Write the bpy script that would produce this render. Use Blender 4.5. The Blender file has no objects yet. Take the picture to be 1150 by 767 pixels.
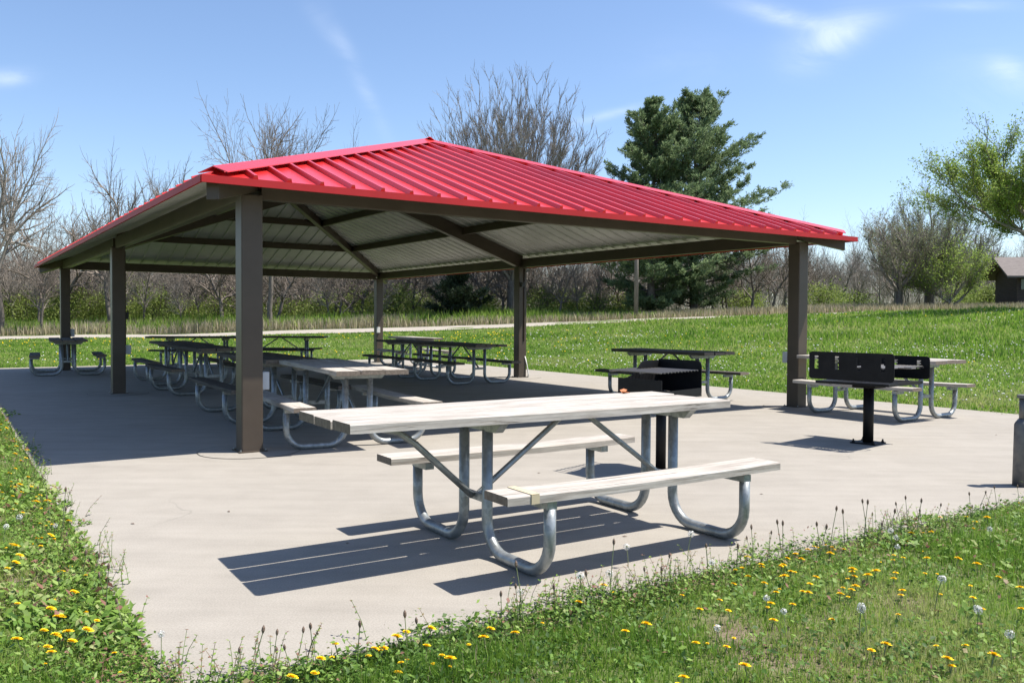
import bpy, math, random
import numpy as np
from mathutils import Vector, Matrix
random.seed(7); RNG = np.random.default_rng(11)
R = math.radians
sc = bpy.context.scene
col = sc.collection
PX, PY, PYAW, PW, PL = -2.4722, 8.0198, 0.5895, 7.99, 14.38
CP, SP = math.cos(PYAW), math.sin(PYAW)
def to_uv(x, y): return (x-PX)*CP+(y-PY)*SP, -(x-PX)*SP+(y-PY)*CP
def to_xy(u, v): return PX+u*CP-v*SP, PY+u*SP+v*CP
SL = (-1.77, 9.8, -5.08, 16.1)      # slab u0,u1,v0,v1

# ------------------------------------------------------------------ materials
MATS = {}
def mat(name, color=(.5,.5,.5), rough=.6, metal=0, spec=.5):
    m = bpy.data.materials.new(name); m.use_nodes = True
    b = m.node_tree.nodes['Principled BSDF']
    b.inputs['Base Color'].default_value = (*color, 1); b.inputs['Roughness'].default_value = rough
    b.inputs['Metallic'].default_value = metal; b.inputs['Specular IOR Level'].default_value = spec
    MATS[name] = m; return m
def N(m, t, **kw):
    n = m.node_tree.nodes.new(t)
    for k, v in kw.items(): setattr(n, k, v)
    return n
def L(m, a, b): m.node_tree.links.new(a, b)
def coords(m, kind='Object', scale=(1,1,1)):
    t = N(m, 'ShaderNodeTexCoord'); mp = N(m, 'ShaderNodeMapping'); mp.inputs['Scale'].default_value = scale
    L(m, t.outputs[kind], mp.inputs['Vector']); return mp.outputs[0]
def noise(m, vec, scale, detail=6, rough=.6):
    n = N(m, 'ShaderNodeTexNoise'); n.inputs['Scale'].default_value = scale
    n.inputs['Detail'].default_value = detail; n.inputs['Roughness'].default_value = rough
    L(m, vec, n.inputs['Vector']); return n.outputs['Fac']
def ramp(m, fac, stops):
    r = N(m, 'ShaderNodeValToRGB'); e = r.color_ramp.elements
    while len(e) < len(stops): e.new(.5)
    for i, (p, c) in enumerate(stops):
        e[i].position = p; e[i].color = (*c, 1) if len(c) == 3 else c
    L(m, fac, r.inputs[0]); return r.outputs[0]
def mixc(m, fac, a, b, mode='MIX'):
    x = N(m, 'ShaderNodeMix', data_type='RGBA', blend_type=mode)
    if isinstance(fac, (int, float)): x.inputs[0].default_value = fac
    else: L(m, fac, x.inputs[0])
    for s, v in ((6, a), (7, b)):
        if isinstance(v, tuple): x.inputs[s].default_value = (*v, 1)
        else: L(m, v, x.inputs[s])
    return x.outputs[2]
def base(m, c): L(m, c, m.node_tree.nodes['Principled BSDF'].inputs['Base Color'])
def bump(m, h, strength=.3, dist=.01):
    b = N(m, 'ShaderNodeBump'); b.inputs['Strength'].default_value = strength; b.inputs['Distance'].default_value = dist
    L(m, h, b.inputs['Height']); L(m, b.outputs[0], m.node_tree.nodes['Principled BSDF'].inputs['Normal'])

# concrete
m = mat('concrete', rough=.92, spec=.12)
v = coords(m); big = noise(m, v, .55, 5, .6); mid = noise(m, v, 3.5, 8, .65); fine = noise(m, v, 120, 3, .7)
vs = coords(m, scale=(.6, 5, 1)); st = noise(m, vs, 1.3, 6, .6)
c = ramp(m, big, [(.30, (.225,.207,.179)), (.5, (.285,.263,.229)), (.68, (.345,.320,.282))])
c = mixc(m, .45, c, ramp(m, mid, [(.3, (.19,.174,.154)), (.52, (.285,.263,.233)), (.75, (.37,.344,.308))]))
c = mixc(m, .35, c, ramp(m, st, [(.3, (.20,.184,.160)), (.6, (.325,.30,.262))]))
c = mixc(m, .35, c, ramp(m, fine, [(.3, (.15,.137,.12)), (.55, (.31,.286,.25)), (.75, (.41,.382,.34))]))
vo = N(m, 'ShaderNodeTexVoronoi', feature='DISTANCE_TO_EDGE'); vo.inputs['Scale'].default_value = .33
nz = N(m, 'ShaderNodeTexNoise'); nz.inputs['Scale'].default_value = 1.7; nz.inputs['Detail'].default_value = 6; L(m, v, nz.inputs['Vector'])
va = N(m, 'ShaderNodeVectorMath', operation='MULTIPLY_ADD'); L(m, nz.outputs['Color'], va.inputs[0]); va.inputs[1].default_value = (.5,.5,.5); L(m, v, va.inputs[2])
L(m, va.outputs[0], vo.inputs['Vector'])
crack = ramp(m, vo.outputs['Distance'], [(0, (1,1,1)), (.0016, (0,0,0))])
mk = ramp(m, noise(m, v, .45, 2, .5), [(.56, (0,0,0)), (.64, (.5,.5,.5))])
c = mixc(m, mixc(m, 1.0, crack, mk, 'MULTIPLY'), c, (.16,.15,.135))
spot = N(m, 'ShaderNodeTexVoronoi'); spot.inputs['Scale'].default_value = 2.3; L(m, va.outputs[0], spot.inputs['Vector'])
c = mixc(m, ramp(m, spot.outputs['Distance'], [(0, (.55,.55,.55)), (.035, (0,0,0))]), c, (.14,.13,.12))
base(m, c); bump(m, fine, .25, .004)
m = mat('path_gravel', rough=.95, spec=.2)
v = coords(m); base(m, ramp(m, noise(m, v, 2, 8, .7), [(.3, (.27,.245,.21)), (.7, (.36,.33,.285))]))
m = mat('gravel', rough=.95, spec=.2)
v = coords(m); vv = N(m, 'ShaderNodeTexVoronoi'); vv.inputs['Scale'].default_value = 60; L(m, v, vv.inputs['Vector'])
base(m, ramp(m, vv.outputs['Distance'], [(0, (.3,.28,.26)), (.6, (.12,.11,.1))])); bump(m, vv.outputs['Distance'], .8, .01)
m = mat('joint_dark', (.06,.055,.05), .9)
# soil/turf sheet
m = mat('turf', rough=.95, spec=.15)
v = coords(m); a = noise(m, v, .35, 6, .65); b_ = noise(m, v, 6, 8, .7)
c = ramp(m, a, [(.3, (.055,.10,.018)), (.5, (.085,.15,.028)), (.7, (.13,.18,.045))])
c = mixc(m, .5, c, ramp(m, b_, [(.3, (.05,.075,.02)), (.5, (.10,.14,.035)), (.72, (.19,.165,.10))]))
at_ = N(m, 'ShaderNodeAttribute', attribute_name='tint')
c = mixc(m, at_.outputs['Fac'], c, ramp(m, b_, [(.3, (.09,.065,.045)), (.6, (.20,.155,.115)), (.8, (.27,.22,.17))])); base(m, c)
bump(m, b_, .6, .05)
# painted metals
m = mat('brown_paint', rough=.42, spec=.4)
v = coords(m); base(m, ramp(m, noise(m, v, 2.5, 6, .6), [(.3, (.054,.041,.030)), (.7, (.073,.056,.042))]))
m = mat('roof_red', rough=.38, spec=.5)
v = coords(m); base(m, ramp(m, noise(m, v, .8, 6, .65), [(.3, (.53,.014,.014)), (.7, (.66,.022,.021))]))
m.node_tree.nodes['Principled BSDF'].inputs['Coat Weight'].default_value = .75; m.node_tree.nodes['Principled BSDF'].inputs['Coat Roughness'].default_value = .22; m.node_tree.nodes['Principled BSDF'].inputs['Coat IOR'].default_value = 1.6
bump(m, noise(m, v, 2.2, 3, .5), .12, .02)
m = mat('trim_red', rough=.55, spec=.3); v = coords(m); base(m, ramp(m, noise(m, v, .8, 6, .65), [(.3, (.32,.010,.012)), (.7, (.42,.016,.019))]))  # roof paint without coat, darkened as shade on the upright eave faces
m = mat('ceiling_metal', rough=.5, metal=.15)
v = coords(m); base(m, ramp(m, noise(m, v, 1.2, 6, .65), [(.3, (.36,.37,.345)), (.7, (.50,.51,.48))]))
m = mat('grill_black', rough=.55, spec=.22)
v = coords(m); nn = noise(m, v, 9, 6, .7)
base(m, ramp(m, nn, [(.35, (.004,.004,.0045)), (.6, (.008,.008,.009)), (.8, (.018,.015,.014))])); bump(m, nn, .15, .01)
m = mat('grate_steel', (.16,.15,.14), .5, .6)
m = mat('galvanised', rough=.42, metal=.55)
v = coords(m); gz = N(m, 'ShaderNodeTexVoronoi'); gz.inputs['Scale'].default_value = 38; L(m, v, gz.inputs['Vector'])
g1 = ramp(m, gz.outputs['Color'], [(.1, (.22,.24,.245)), (.9, (.34,.36,.365))])
base(m, mixc(m, ramp(m, noise(m, v, 7, 6, .6), [(.5, (0,0,0)), (.72, (.7,.7,.7))]), g1, (.14,.145,.14)))
m = mat('aged_steel', rough=.6, metal=.3); base(m, ramp(m, noise(m, coords(m), 14, 6, .65), [(.35, (.10,.10,.105)), (.6, (.17,.165,.16)), (.8, (.20,.14,.10))]))
m = mat('outlet_grey', (.42,.45,.48), .45)
m = mat('conduit_white', (.6,.6,.58), .5)
m = mat('yellow_tape', (.47,.40,.27), .85)
m = mat('dark_rubber', (.03,.03,.03), .6)
# weathered wood: grain runs along local X
def wood(name, lo, mid_, hi, dark):
    m = mat(name, rough=.85, spec=.2)
    t = N(m, 'ShaderNodeTexCoord'); oi = N(m, 'ShaderNodeObjectInfo')
    ad = N(m, 'ShaderNodeVectorMath', operation='ADD'); L(m, t.outputs['Object'], ad.inputs[0])
    cx = N(m, 'ShaderNodeCombineXYZ'); mm_ = N(m, 'ShaderNodeMath', operation='MULTIPLY'); mm_.inputs[1].default_value = 37
    L(m, oi.outputs['Random'], mm_.inputs[0]); L(m, mm_.outputs[0], cx.inputs[0]); L(m, mm_.outputs[0], cx.inputs[1]); L(m, cx.outputs[0], ad.inputs[1])
    def sc_(s):
        mp = N(m, 'ShaderNodeMapping'); mp.inputs['Scale'].default_value = s; L(m, ad.outputs[0], mp.inputs['Vector']); return mp.outputs[0]
    g = noise(m, sc_((1.6, 34, 34)), 1.5, 8, .72)
    blot = noise(m, sc_((1.3, 5, 5)), 1.6, 6, .6)
    c = ramp(m, g, [(.28, lo), (.48, mid_), (.7, hi)])
    c = mixc(m, ramp(m, blot, [(.5, (0,0,0)), (.75, (.55,.55,.55))]), c, lo)
    ck = noise(m, sc_((1.1, 60, 30)), 1.0, 5, .75)
    c = mixc(m, ramp(m, ck, [(.34, (.9,.9,.9)), (.40, (0,0,0))]), c, dark)
    kn = N(m, 'ShaderNodeTexVoronoi'); kn.inputs['Scale'].default_value = 1.0; L(m, sc_((2.6, 11, 11)), kn.inputs['Vector'])
    c = mixc(m, ramp(m, kn.outputs['Distance'], [(.0, (.75,.75,.75)), (.10, (0,0,0))]), c, dark)
    tg = N(m, 'ShaderNodeNewGeometry'); sp = N(m, 'ShaderNodeVectorTransform', vector_type='NORMAL', convert_from='WORLD', convert_to='OBJECT'); L(m, tg.outputs['True Normal'], sp.inputs[0]); sx_ = N(m, 'ShaderNodeSeparateXYZ'); L(m, sp.outputs[0], sx_.inputs[0]); ab = N(m, 'ShaderNodeMath', operation='ABSOLUTE'); L(m, sx_.outputs[0], ab.inputs[0])
    c = mixc(m, ab.outputs[0], c, mixc(m, noise(m, sc_((20, 20, 20)), 2, 5, .7), (.05,.036,.028), (.30,.25,.20)))
    base(m, c); bump(m, g, .6, .005); return m
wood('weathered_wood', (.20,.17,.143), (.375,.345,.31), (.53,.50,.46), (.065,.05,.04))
wood('shaded_wood', (.045,.039,.033), (.078,.070,.060), (.125,.113,.10), (.025,.02,.016))  # same table wood, darkened so the roof's shade is in the colour
def foliage(name, stops, rough=.6, trans=.35, attr=True):
    m = mat(name, rough=rough, spec=.25)
    if attr:
        a = N(m, 'ShaderNodeAttribute', attribute_name='tint'); f = a.outputs['Fac']
    else:
        g = N(m, 'ShaderNodeNewGeometry'); f = g.outputs['Random Per Island']
    c = ramp(m, f, stops); base(m, c)
    if trans:
        p = m.node_tree.nodes['Principled BSDF']; o = m.node_tree.nodes['Material Output']
        tr = N(m, 'ShaderNodeBsdfTranslucent'); L(m, c, tr.inputs[0]); ms = N(m, 'ShaderNodeMixShader'); ms.inputs[0].default_value = trans
        L(m, p.outputs[0], ms.inputs[1]); L(m, tr.outputs[0], ms.inputs[2]); L(m, ms.outputs[0], o.inputs[0])
    return m
foliage('grass_blades', [(0, (.05,.10,.018)), (.35, (.10,.21,.026)), (.7, (.22,.36,.048)), (.86, (.32,.395,.10)), (1, (.46,.40,.25))], .5, .5)
foliage('weed_leaves', [(0, (.035,.08,.015)), (.4, (.11,.205,.032)), (.7, (.21,.32,.06)), (.85, (.29,.37,.13)), (1, (.24,.12,.09))], .55, .3)
foliage('bush_leaves', [(0, (.11,.155,.035)), (.5, (.22,.29,.065)), (1, (.36,.41,.12))], .6, .4)
foliage('spring_leaves', [(0, (.15,.23,.045)), (.5, (.27,.38,.075)), (1, (.42,.50,.13))], .6, .45)
foliage('pale_leaves', [(0, (.15,.17,.08)), (.5, (.22,.26,.12)), (1, (.32,.36,.18))], .6, .4)
foliage('pine_needles', [(0, (.07,.115,.055)), (.5, (.165,.235,.115)), (1, (.30,.37,.19))], .6, .42)
foliage('cedar_needles', [(0, (.014,.024,.012)), (.5, (.028,.045,.022)), (1, (.05,.07,.035))], .7, .1)
foliage('dry_grass', [(0, (.18,.17,.09)), (.5, (.36,.31,.20)), (1, (.50,.44,.31))], .8, .3)
m = mat('bark_grey', rough=.9, spec=.15); v = coords(m, scale=(1,1,.25))
base(m, ramp(m, noise(m, v, 9, 6, .7), [(.3, (.075,.064,.055)), (.7, (.20,.18,.155))]))
m = mat('twig_brown', rough=.9, spec=.15); v = coords(m)
base(m, ramp(m, noise(m, v, .6, 4, .6), [(.3, (.14,.116,.097)), (.7, (.25,.213,.182))]))
m = mat('twig_pale', rough=.9, spec=.15); v = coords(m)
base(m, ramp(m, noise(m, v, .6, 4, .6), [(.3, (.20,.175,.152)), (.7, (.34,.305,.27))]))
m = mat('dandelion_yellow', rough=.6, spec=.2); g = N(m, 'ShaderNodeNewGeometry')
base(m, ramp(m, g.outputs['Random Per Island'], [(0, (.80,.50,.008)), (1, (.90,.68,.02))]))
m = mat('seed_white', (.62,.62,.60), .9, 0, .1)
m = mat('stem_green', (.17,.20,.09), .6)
m = mat('stalk_brown', (.16,.11,.08), .8)
m = mat('pole_wood', rough=.9); base(m, ramp(m, noise(m, coords(m, scale=(4,4,.4)), 4, 5, .6), [(.3, (.13,.11,.09)), (.7, (.24,.21,.18))]))
m = mat('shed_brown', rough=.8); base(m, ramp(m, noise(m, coords(m, scale=(1,1,6)), 3, 5, .6), [(.3, (.035,.024,.020)), (.7, (.07,.05,.042))]))
m = mat('shingle', rough=.9); base(m, ramp(m, noise(m, coords(m, scale=(1,6,6)), 3, 5, .7), [(.3, (.11,.092,.086)), (.7, (.20,.175,.165))]))
m = mat('window_glass', (.10,.14,.12), .1)
m = mat('dead_leaf', (.42,.13,.035), .7)

# ------------------------------------------------------------------ mesh helpers
class MB:
    def __init__(s): s.v = []; s.f = []; s.mi = []; s.cur = 0
    def add(s, vs, fs):
        o = len(s.v); s.v += [tuple(p) for p in vs]
        for f in fs: s.f.append(tuple(i+o for i in f)); s.mi.append(s.cur)
    def box(s, x0, x1, y0, y1, z0, z1):
        s.add([(x0,y0,z0),(x1,y0,z0),(x1,y1,z0),(x0,y1,z0),(x0,y0,z1),(x1,y0,z1),(x1,y1,z1),(x0,y1,z1)],
              [(0,3,2,1),(4,5,6,7),(0,1,5,4),(1,2,6,5),(2,3,7,6),(3,0,4,7)])
    def prism(s, pts, ext):           # closed polygon pts, extruded by vector ext
        n = len(pts); e = Vector(ext); P = [Vector(p) for p in pts]
        s.add(P+[p+e for p in P], [tuple(range(n))[::-1], tuple(range(n, 2*n))]+[(i, (i+1) % n, (i+1) % n+n, i+n) for i in range(n)])
    def beam(s, a, b, w, h, up=(0,0,1)):      # bar of width w, depth h hung centred on line a-b
        a = Vector(a); b = Vector(b); d = (b-a).normalized(); sd = d.cross(Vector(up)).normalized(); u2 = sd.cross(d).normalized()
        q = [sd*w/2+u2*h/2, -sd*w/2+u2*h/2, -sd*w/2-u2*h/2, sd*w/2-u2*h/2]
        s.add([a+k for k in q]+[b+k for k in q], [(0,1,2,3),(7,6,5,4)]+[(i, i+4, (i+1) % 4+4, (i+1) % 4) for i in range(4)])
    def tube(s, pts, r, n=8, cap=True):
        P = [Vector(p) for p in pts]; rs = r if isinstance(r, (list, tuple)) else [r]*len(P); o = len(s.v); up = None
        for i, p in enumerate(P):
            d = ((P[i+1]-p).normalized() if i == 0 else (p-P[i-1]).normalized() if i == len(P)-1 else ((P[i+1]-p).normalized()+(p-P[i-1]).normalized()).normalized())
            if up is None: up = d.orthogonal().normalized()
            up = (up-d*up.dot(d)).normalized(); w = d.cross(up)
            for k in range(n):
                t = 2*math.pi*k/n; s.v.append(tuple(p+up*math.cos(t)*rs[i]+w*math.sin(t)*rs[i]))
        for i in range(len(P)-1):
            for k in range(n):
                a = o+i*n+k; b = o+i*n+(k+1) % n; s.f.append((a, b, b+n, a+n)); s.mi.append(s.cur)
        if cap:
            s.f.append(tuple(o+k for k in range(n))[::-1]); s.mi.append(s.cur)
            s.f.append(tuple(o+(len(P)-1)*n+k for k in range(n))); s.mi.append(s.cur)
    def build(s, name, mats, parent=None, smooth=False, bevel=0):
        me = bpy.data.meshes.new(name); me.from_pydata(s.v, [], s.f)
        for mm in (mats if isinstance(mats, (list, tuple)) else [mats]): me.materials.append(MATS[mm])
        me.polygons.foreach_set('material_index', s.mi)
        if smooth: me.polygons.foreach_set('use_smooth', [True]*len(s.f))
        me.update()
        o = bpy.data.objects.new(name, me); col.objects.link(o)
        if parent: o.parent = parent
        if bevel:
            b = o.modifiers.new('bevel', 'BEVEL'); b.width = bevel; b.segments = 2; b.limit_method = 'ANGLE'
        return o
def tag(o, label=None, cat=None, group=None, kind=None):
    for k, v_ in (('label', label), ('category', cat), ('group', group), ('kind', kind)):
        if v_: o[k] = v_
    return o
def empty(name, loc, rz, label, cat, group=None):
    o = bpy.data.objects.new(name, None); col.objects.link(o); o.location = loc; o.rotation_euler = (0, 0, rz)
    o.empty_display_size = .2
    return tag(o, label, cat, group)
def copy_tree(o, parent=None):
    c = o.copy(); col.objects.link(c); c.parent = parent
    for ch in o.children: copy_tree(ch, c)
    return c
def np_mesh(name, V, F, sizes, material, tint=None, parent=None, smooth=False):
    me = bpy.data.meshes.new(name); nv = len(V); npoly = len(sizes)
    me.vertices.add(nv); me.vertices.foreach_set('co', np.asarray(V, np.float32).ravel())
    me.loops.add(len(F)); me.loops.foreach_set('vertex_index', np.asarray(F, np.int32))
    me.polygons.add(npoly); st = np.concatenate([[0], np.cumsum(sizes)[:-1]]).astype(np.int32)
    me.polygons.foreach_set('loop_start', st)
    me.materials.append(MATS[material]); me.update(calc_edges=True)
    if smooth: me.polygons.foreach_set('use_smooth', [True]*npoly)
    if tint is not None:
        at = me.attributes.new('tint', 'FLOAT', 'POINT'); at.data.foreach_set('value', np.asarray(tint, np.float32))
    o = bpy.data.objects.new(name, me); col.objects.link(o)
    if parent: o.parent = parent
    return o

# ------------------------------------------------------------------ terrain
def sstep(t): t = np.clip(t, 0, 1); return t*t*(3-2*t)
def fnoise(x, y, s, seed=0):
    r = np.random.default_rng(100+seed); o = 0
    for k in range(6):
        a = r.uniform(0, 6.28); f = s*r.uniform(.6, 1.9); o = o+np.sin((x*math.cos(a)+y*math.sin(a))*f+r.uniform(0, 6.28)+1.3*np.sin((x*math.sin(a)-y*math.cos(a))*f*.7+k))
    return o/6
def slab_dist(x, y):
    u, v = to_uv(x, y)
    du = np.maximum(np.maximum(SL[0]-u, u-SL[1]), 0); dv = np.maximum(np.maximum(SL[2]-v, v-SL[3]), 0)
    return np.hypot(du, dv)
def terrain(x, y):
    x = np.asarray(x, float); y = np.asarray(y, float)
    u, v = to_uv(x, y)
    ds = np.hypot(np.maximum(u-SL[1], 0), np.maximum(v-SL[3], 0))
    th = x/np.maximum(y, 6.0)
    G = np.interp(th, [-.6, -.35, -.15, .15, .29, .42, .75], [0, .22, .56, 1.12, 1.36, 1.62, 1.85])
    sm = np.interp(th, [-.15, .15, .4], [22, 24, 27])
    h = G*sstep(ds/sm)
    h = h+np.maximum(0, np.minimum(y, 75)-43)*.026
    h = h+.10*fnoise(x, y, .25, 3)*sstep((ds-3)/10)
    sd = slab_dist(x, y)
    return h-.014+.03*fnoise(x, y, 1.1, 5)*sstep((sd-.1)/.6)
def tz(x, y): return float(terrain(x, y))
xs = np.unique(np.concatenate([np.arange(-30, 30.01, .3), np.linspace(-220, -30, 60), np.linspace(30, 220, 60)]))
ys = np.unique(np.concatenate([np.arange(-4, 60.01, .3), np.linspace(60, 320, 70), np.linspace(-40, -4, 10)]))
X, Y = np.meshgrid(xs, ys); Z = terrain(X, Y)
V = np.stack([X.ravel(), Y.ravel(), Z.ravel()], 1); nx, ny = len(xs), len(ys)
i = (np.arange(ny-1)[:, None]*nx+np.arange(nx-1)[None]).ravel()
F = np.stack([i, i+1, i+nx+1, i+nx], 1).ravel()
DIRT = lambda x, y: .75*fnoise(x, y, 3.1, 21)+.5*fnoise(x, y, 9, 22)
g = np_mesh('ground', V, F, np.full(len(i), 4), 'turf', tint=np.clip((DIRT(V[:, 0], V[:, 1])+.1)*3, 0, 1)*(V[:, 1] < 14), smooth=True); tag(g, kind='structure')
# slab
mb = MB()
c4 = [to_xy(*p) for p in ((SL[0], SL[2]), (SL[1], SL[2]), (SL[1], SL[3]), (SL[0], SL[3]))]
# long edges slightly irregular
def edge(a, b, n=40):
    return [(a[0]+(b[0]-a[0])*t/n+random.uniform(-.008, .008), a[1]+(b[1]-a[1])*t/n+random.uniform(-.008, .008)) for t in range(n)]
outline = sum((edge(c4[k], c4[(k+1) % 4]) for k in range(4)), [])
mb.prism([(p[0], p[1], -.14) for p in outline], (0, 0, .14))
tag(mb.build('concrete_slab', 'concrete'), kind='structure')
# round-ish footing patch joints around the columns
for (u_, v_) in ((0, 0), (0, PL/2), (0, PL), (PW, PL), (PW, PL/2), (PW, 0)):
    fx, fy = to_xy(u_, v_); mb = MB(); n = 36
    for (r0_, r1_, zz_, mm_) in ((.0, .46, .004, 0), (.46, .468, .0035, 1)):
        mb.cur = mm_; o_ = len(mb.v)
        for rr_ in (r0_, r1_):
            for k in range(n): mb.v.append((fx+rr_*math.cos(k*6.2832/n)*(1+.01*math.sin(k*2.3)), fy+rr_*math.sin(k*6.2832/n), zz_))
        for k in range(n): mb.f.append((o_+k, o_+(k+1) % n, o_+n+(k+1) % n, o_+n+k)[::-1]); mb.mi.append(mm_)
    tag(mb.build('column_footing', ['concrete', 'joint_dark']), kind='structure')
# path
pts = []
mb = MB(); XS = np.arange(-75, 26, 1.0)
def path_y(x): return 47+.6*math.sin(x*.06)-.0*x
prev = None
for x in XS:
    yc = path_y(x); z0 = tz(x, yc-1.9)+.035; z1 = tz(x, yc+1.9)+.035
    a = len(mb.v); mb.v += [(x, yc-1.9, z0), (x, yc+1.9, z1)]
    if prev is not None: mb.f.append((prev, a, a+1, prev+1)); mb.mi.append(0)
    prev = a
tag(mb.build('footpath', 'path_gravel'), kind='structure')
mb = MB(); n = 24; cx, cy = to_xy(SL[0]-.02, SL[2]-.03)
ring = [(cx+.32*math.cos(t*6.283/n)*random.uniform(.8, 1.15)+.1, cy+.16*math.sin(t*6.283/n)*random.uniform(.8, 1.2)) for t in range(n)]
mb.prism([(p[0], p[1], -.09) for p in ring], (0, 0, .075)); tag(mb.build('gravel_patch', 'gravel'), kind='structure')

# ------------------------------------------------------------------ pavilion
OV, ZE, SLOPE = .56, 2.455, .347
pav = empty('picnic_pavilion', (PX, PY, 0), PYAW, 'open park picnic pavilion with red metal hip roof on six brown steel columns', 'pavilion')
w, l = PW, PL
def ridge_uv(): return (w/2, w/2), (w/2, l-w/2)
A1 = (w/2, w/2); A2 = (w/2, l-w/2); ZA = ZE+SLOPE*(w/2+OV)
ev = [(-OV, -OV), (w+OV, -OV), (w+OV, l+OV), (-OV, l+OV)]
slopes = [('front', [ev[0], ev[1], A1]), ('right', [ev[1], ev[2], A2, A1]), ('back', [ev[2], ev[3], A2]), ('left', [ev[3], ev[0], A1, A2])]
def rz_(u, v): return ZE+SLOPE*min(u+OV, w+OV-u, v+OV, l+OV-v)
SP_ = .3048
def slope_sheets(idx):
    nm, poly = slopes[idx]
    top = MB(); under = MB()
    P3 = [Vector((p[0], p[1], rz_(*p))) for p in poly]
    top.add(P3+[p-Vector((0, 0, .006)) for p in P3], [tuple(range(len(P3)))])
    U3 = [p-Vector((0, 0, .02)) for p in P3]; under.add(U3, [tuple(range(len(P3)))[::-1]])
    # ribs run up the slope
    a, b = P3[0], P3[1]; ed = (b-a); ln = ed.length; ed = ed.normalized()
    inw = Vector((-ed.y, ed.x, 0))     # inward horizontal (polygon is counter-clockwise)
    k = SP_*.5
    while k < ln-.02:
        s = a+ed*k
        run = min(k, ln-k, w/2+OV)
        if run > .2:
            e = s+inw*(run-.12)+Vector((0, 0, SLOPE*(run-.12))); s = s+inw*.02+Vector((0, 0, SLOPE*.02))
            q = .026
            n_ = Vector((-inw.x*SLOPE, -inw.y*SLOPE, 1)).normalized()
            V8 = []
            for p in (s, e): V8 += [p-ed*q, p+ed*q, p+ed*q*.55+n_*.044, p-ed*q*.55+n_*.044]
            top.add(V8, [(3,2,1,0), (4,5,6,7), (0,1,5,4), (1,2,6,5), (2,3,7,6), (3,0,4,7)])
            V8 = []
            for p in (s, e):
                p = p-Vector((0, 0, .02)); V8 += [p-ed*q, p+ed*q, p+ed*q*.6-n_*.022, p-ed*q*.6-n_*.022]
            under.add(V8, [(0,1,2,3), (7,6,5,4), (4,5,1,0), (5,6,2,1), (6,7,3,2), (7,4,0,3)])
        k += SP_
    t = top.build('roof_panel', 'roof_red', pav); u_ = under.build('ceiling_panel', 'ceiling_metal', pav)
for k in range(4): slope_sheets(k)
# fascia trims
for k in range(4):
    a, b = ev[k], ev[(k+1) % 4]; mb = MB()
    d = (Vector(b)-Vector(a)).normalized(); o_ = Vector((d.y, -d.x))*.012
    a2 = Vector(a)+o_-d*.012; b2 = Vector(b)+o_+d*.0105
    mb.beam((a2.x, a2.y, ZE-.022), (b2.x, b2.y, ZE-.022), .02, .064)
    a3 = Vector(a)-o_*3; b3 = Vector(b)-o_*3
    mb.build('eave_trim', 'trim_red', pav)
# hip caps and ridge cap
for (p, q) in ((ev[0], A1), (ev[1], A1), (ev[2], A2), (ev[3], A2)):
    mb = MB(); a = Vector((p[0], p[1], ZE)); b = Vector((q[0], q[1], ZA)); d = (b-a).normalized(); a = a+d*.17; sd = d.cross(Vector((0, 0, 1))).normalized()
    c = .14; dz = SLOPE*c*.7071
    A_ = [a+sd*c+Vector((0, 0, .052-dz)), a+Vector((0, 0, .072)), a-sd*c+Vector((0, 0, .052-dz))]
    B_ = [x_+(b-a) for x_ in A_]
    lo = [x_-Vector((0, 0, .008)) for x_ in A_+B_]
    mb.add(A_+B_+lo, [(0,1,4,3), (1,2,5,4), (6,9,10,7), (7,10,11,8), (0,3,9,6), (2,8,11,5), (0,6,7,8,2,1), (3,4,5,11,10,9)])
    mb.build('hip_cap', 'roof_red', pav)
mb = MB(); a = Vector((A1[0], A1[1]-.12, ZA)); b = Vector((A2[0], A2[1]+.12, ZA)); c = .15
A_ = [a+Vector((c, 0, .052-SLOPE*c)), a+Vector((0, 0, .078)), a+Vector((-c, 0, .052-SLOPE*c))]; B_ = [x_+(b-a) for x_ in A_]; lo = [x_-Vector((0, 0, .008)) for x_ in A_+B_]
mb.add(A_+B_+lo, [(0,1,4,3), (1,2,5,4), (6,9,10,7), (7,10,11,8), (0,3,9,6), (2,8,11,5), (0,6,7,8,2,1), (3,4,5,11,10,9)])
mb.build('ridge_cap', 'roof_red', pav)
# columns
CZ = 2.40
cols = {}
for nm, (u, v_) in {'c1': (0, 0), 'c2': (0, l/2), 'c3': (0, l), 'c4': (w, l), 'c5': (w, l/2), 'c6': (w, 0)}.items():
    mb = MB(); mb.box(-.1, .1, -.1, .1, 0, CZ)
    c = mb.build('column', 'brown_paint', pav, bevel=.012); c.location = (u, v_, 0)
    mb = MB(); mb.box(-.13, .13, -.13, .13, .005, .016); bp_ = mb.build('base_plate', 'brown_paint', c)
    for sx in (-1, 1):
        for sy in (-1, 1): m2 = MB(); m2.tube([(sx*.115, sy*.115, .016), (sx*.115, sy*.115, .03)], .008, 6); m2.build('anchor_bolt', 'galvanised', c)
    cols[nm] = c
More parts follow.
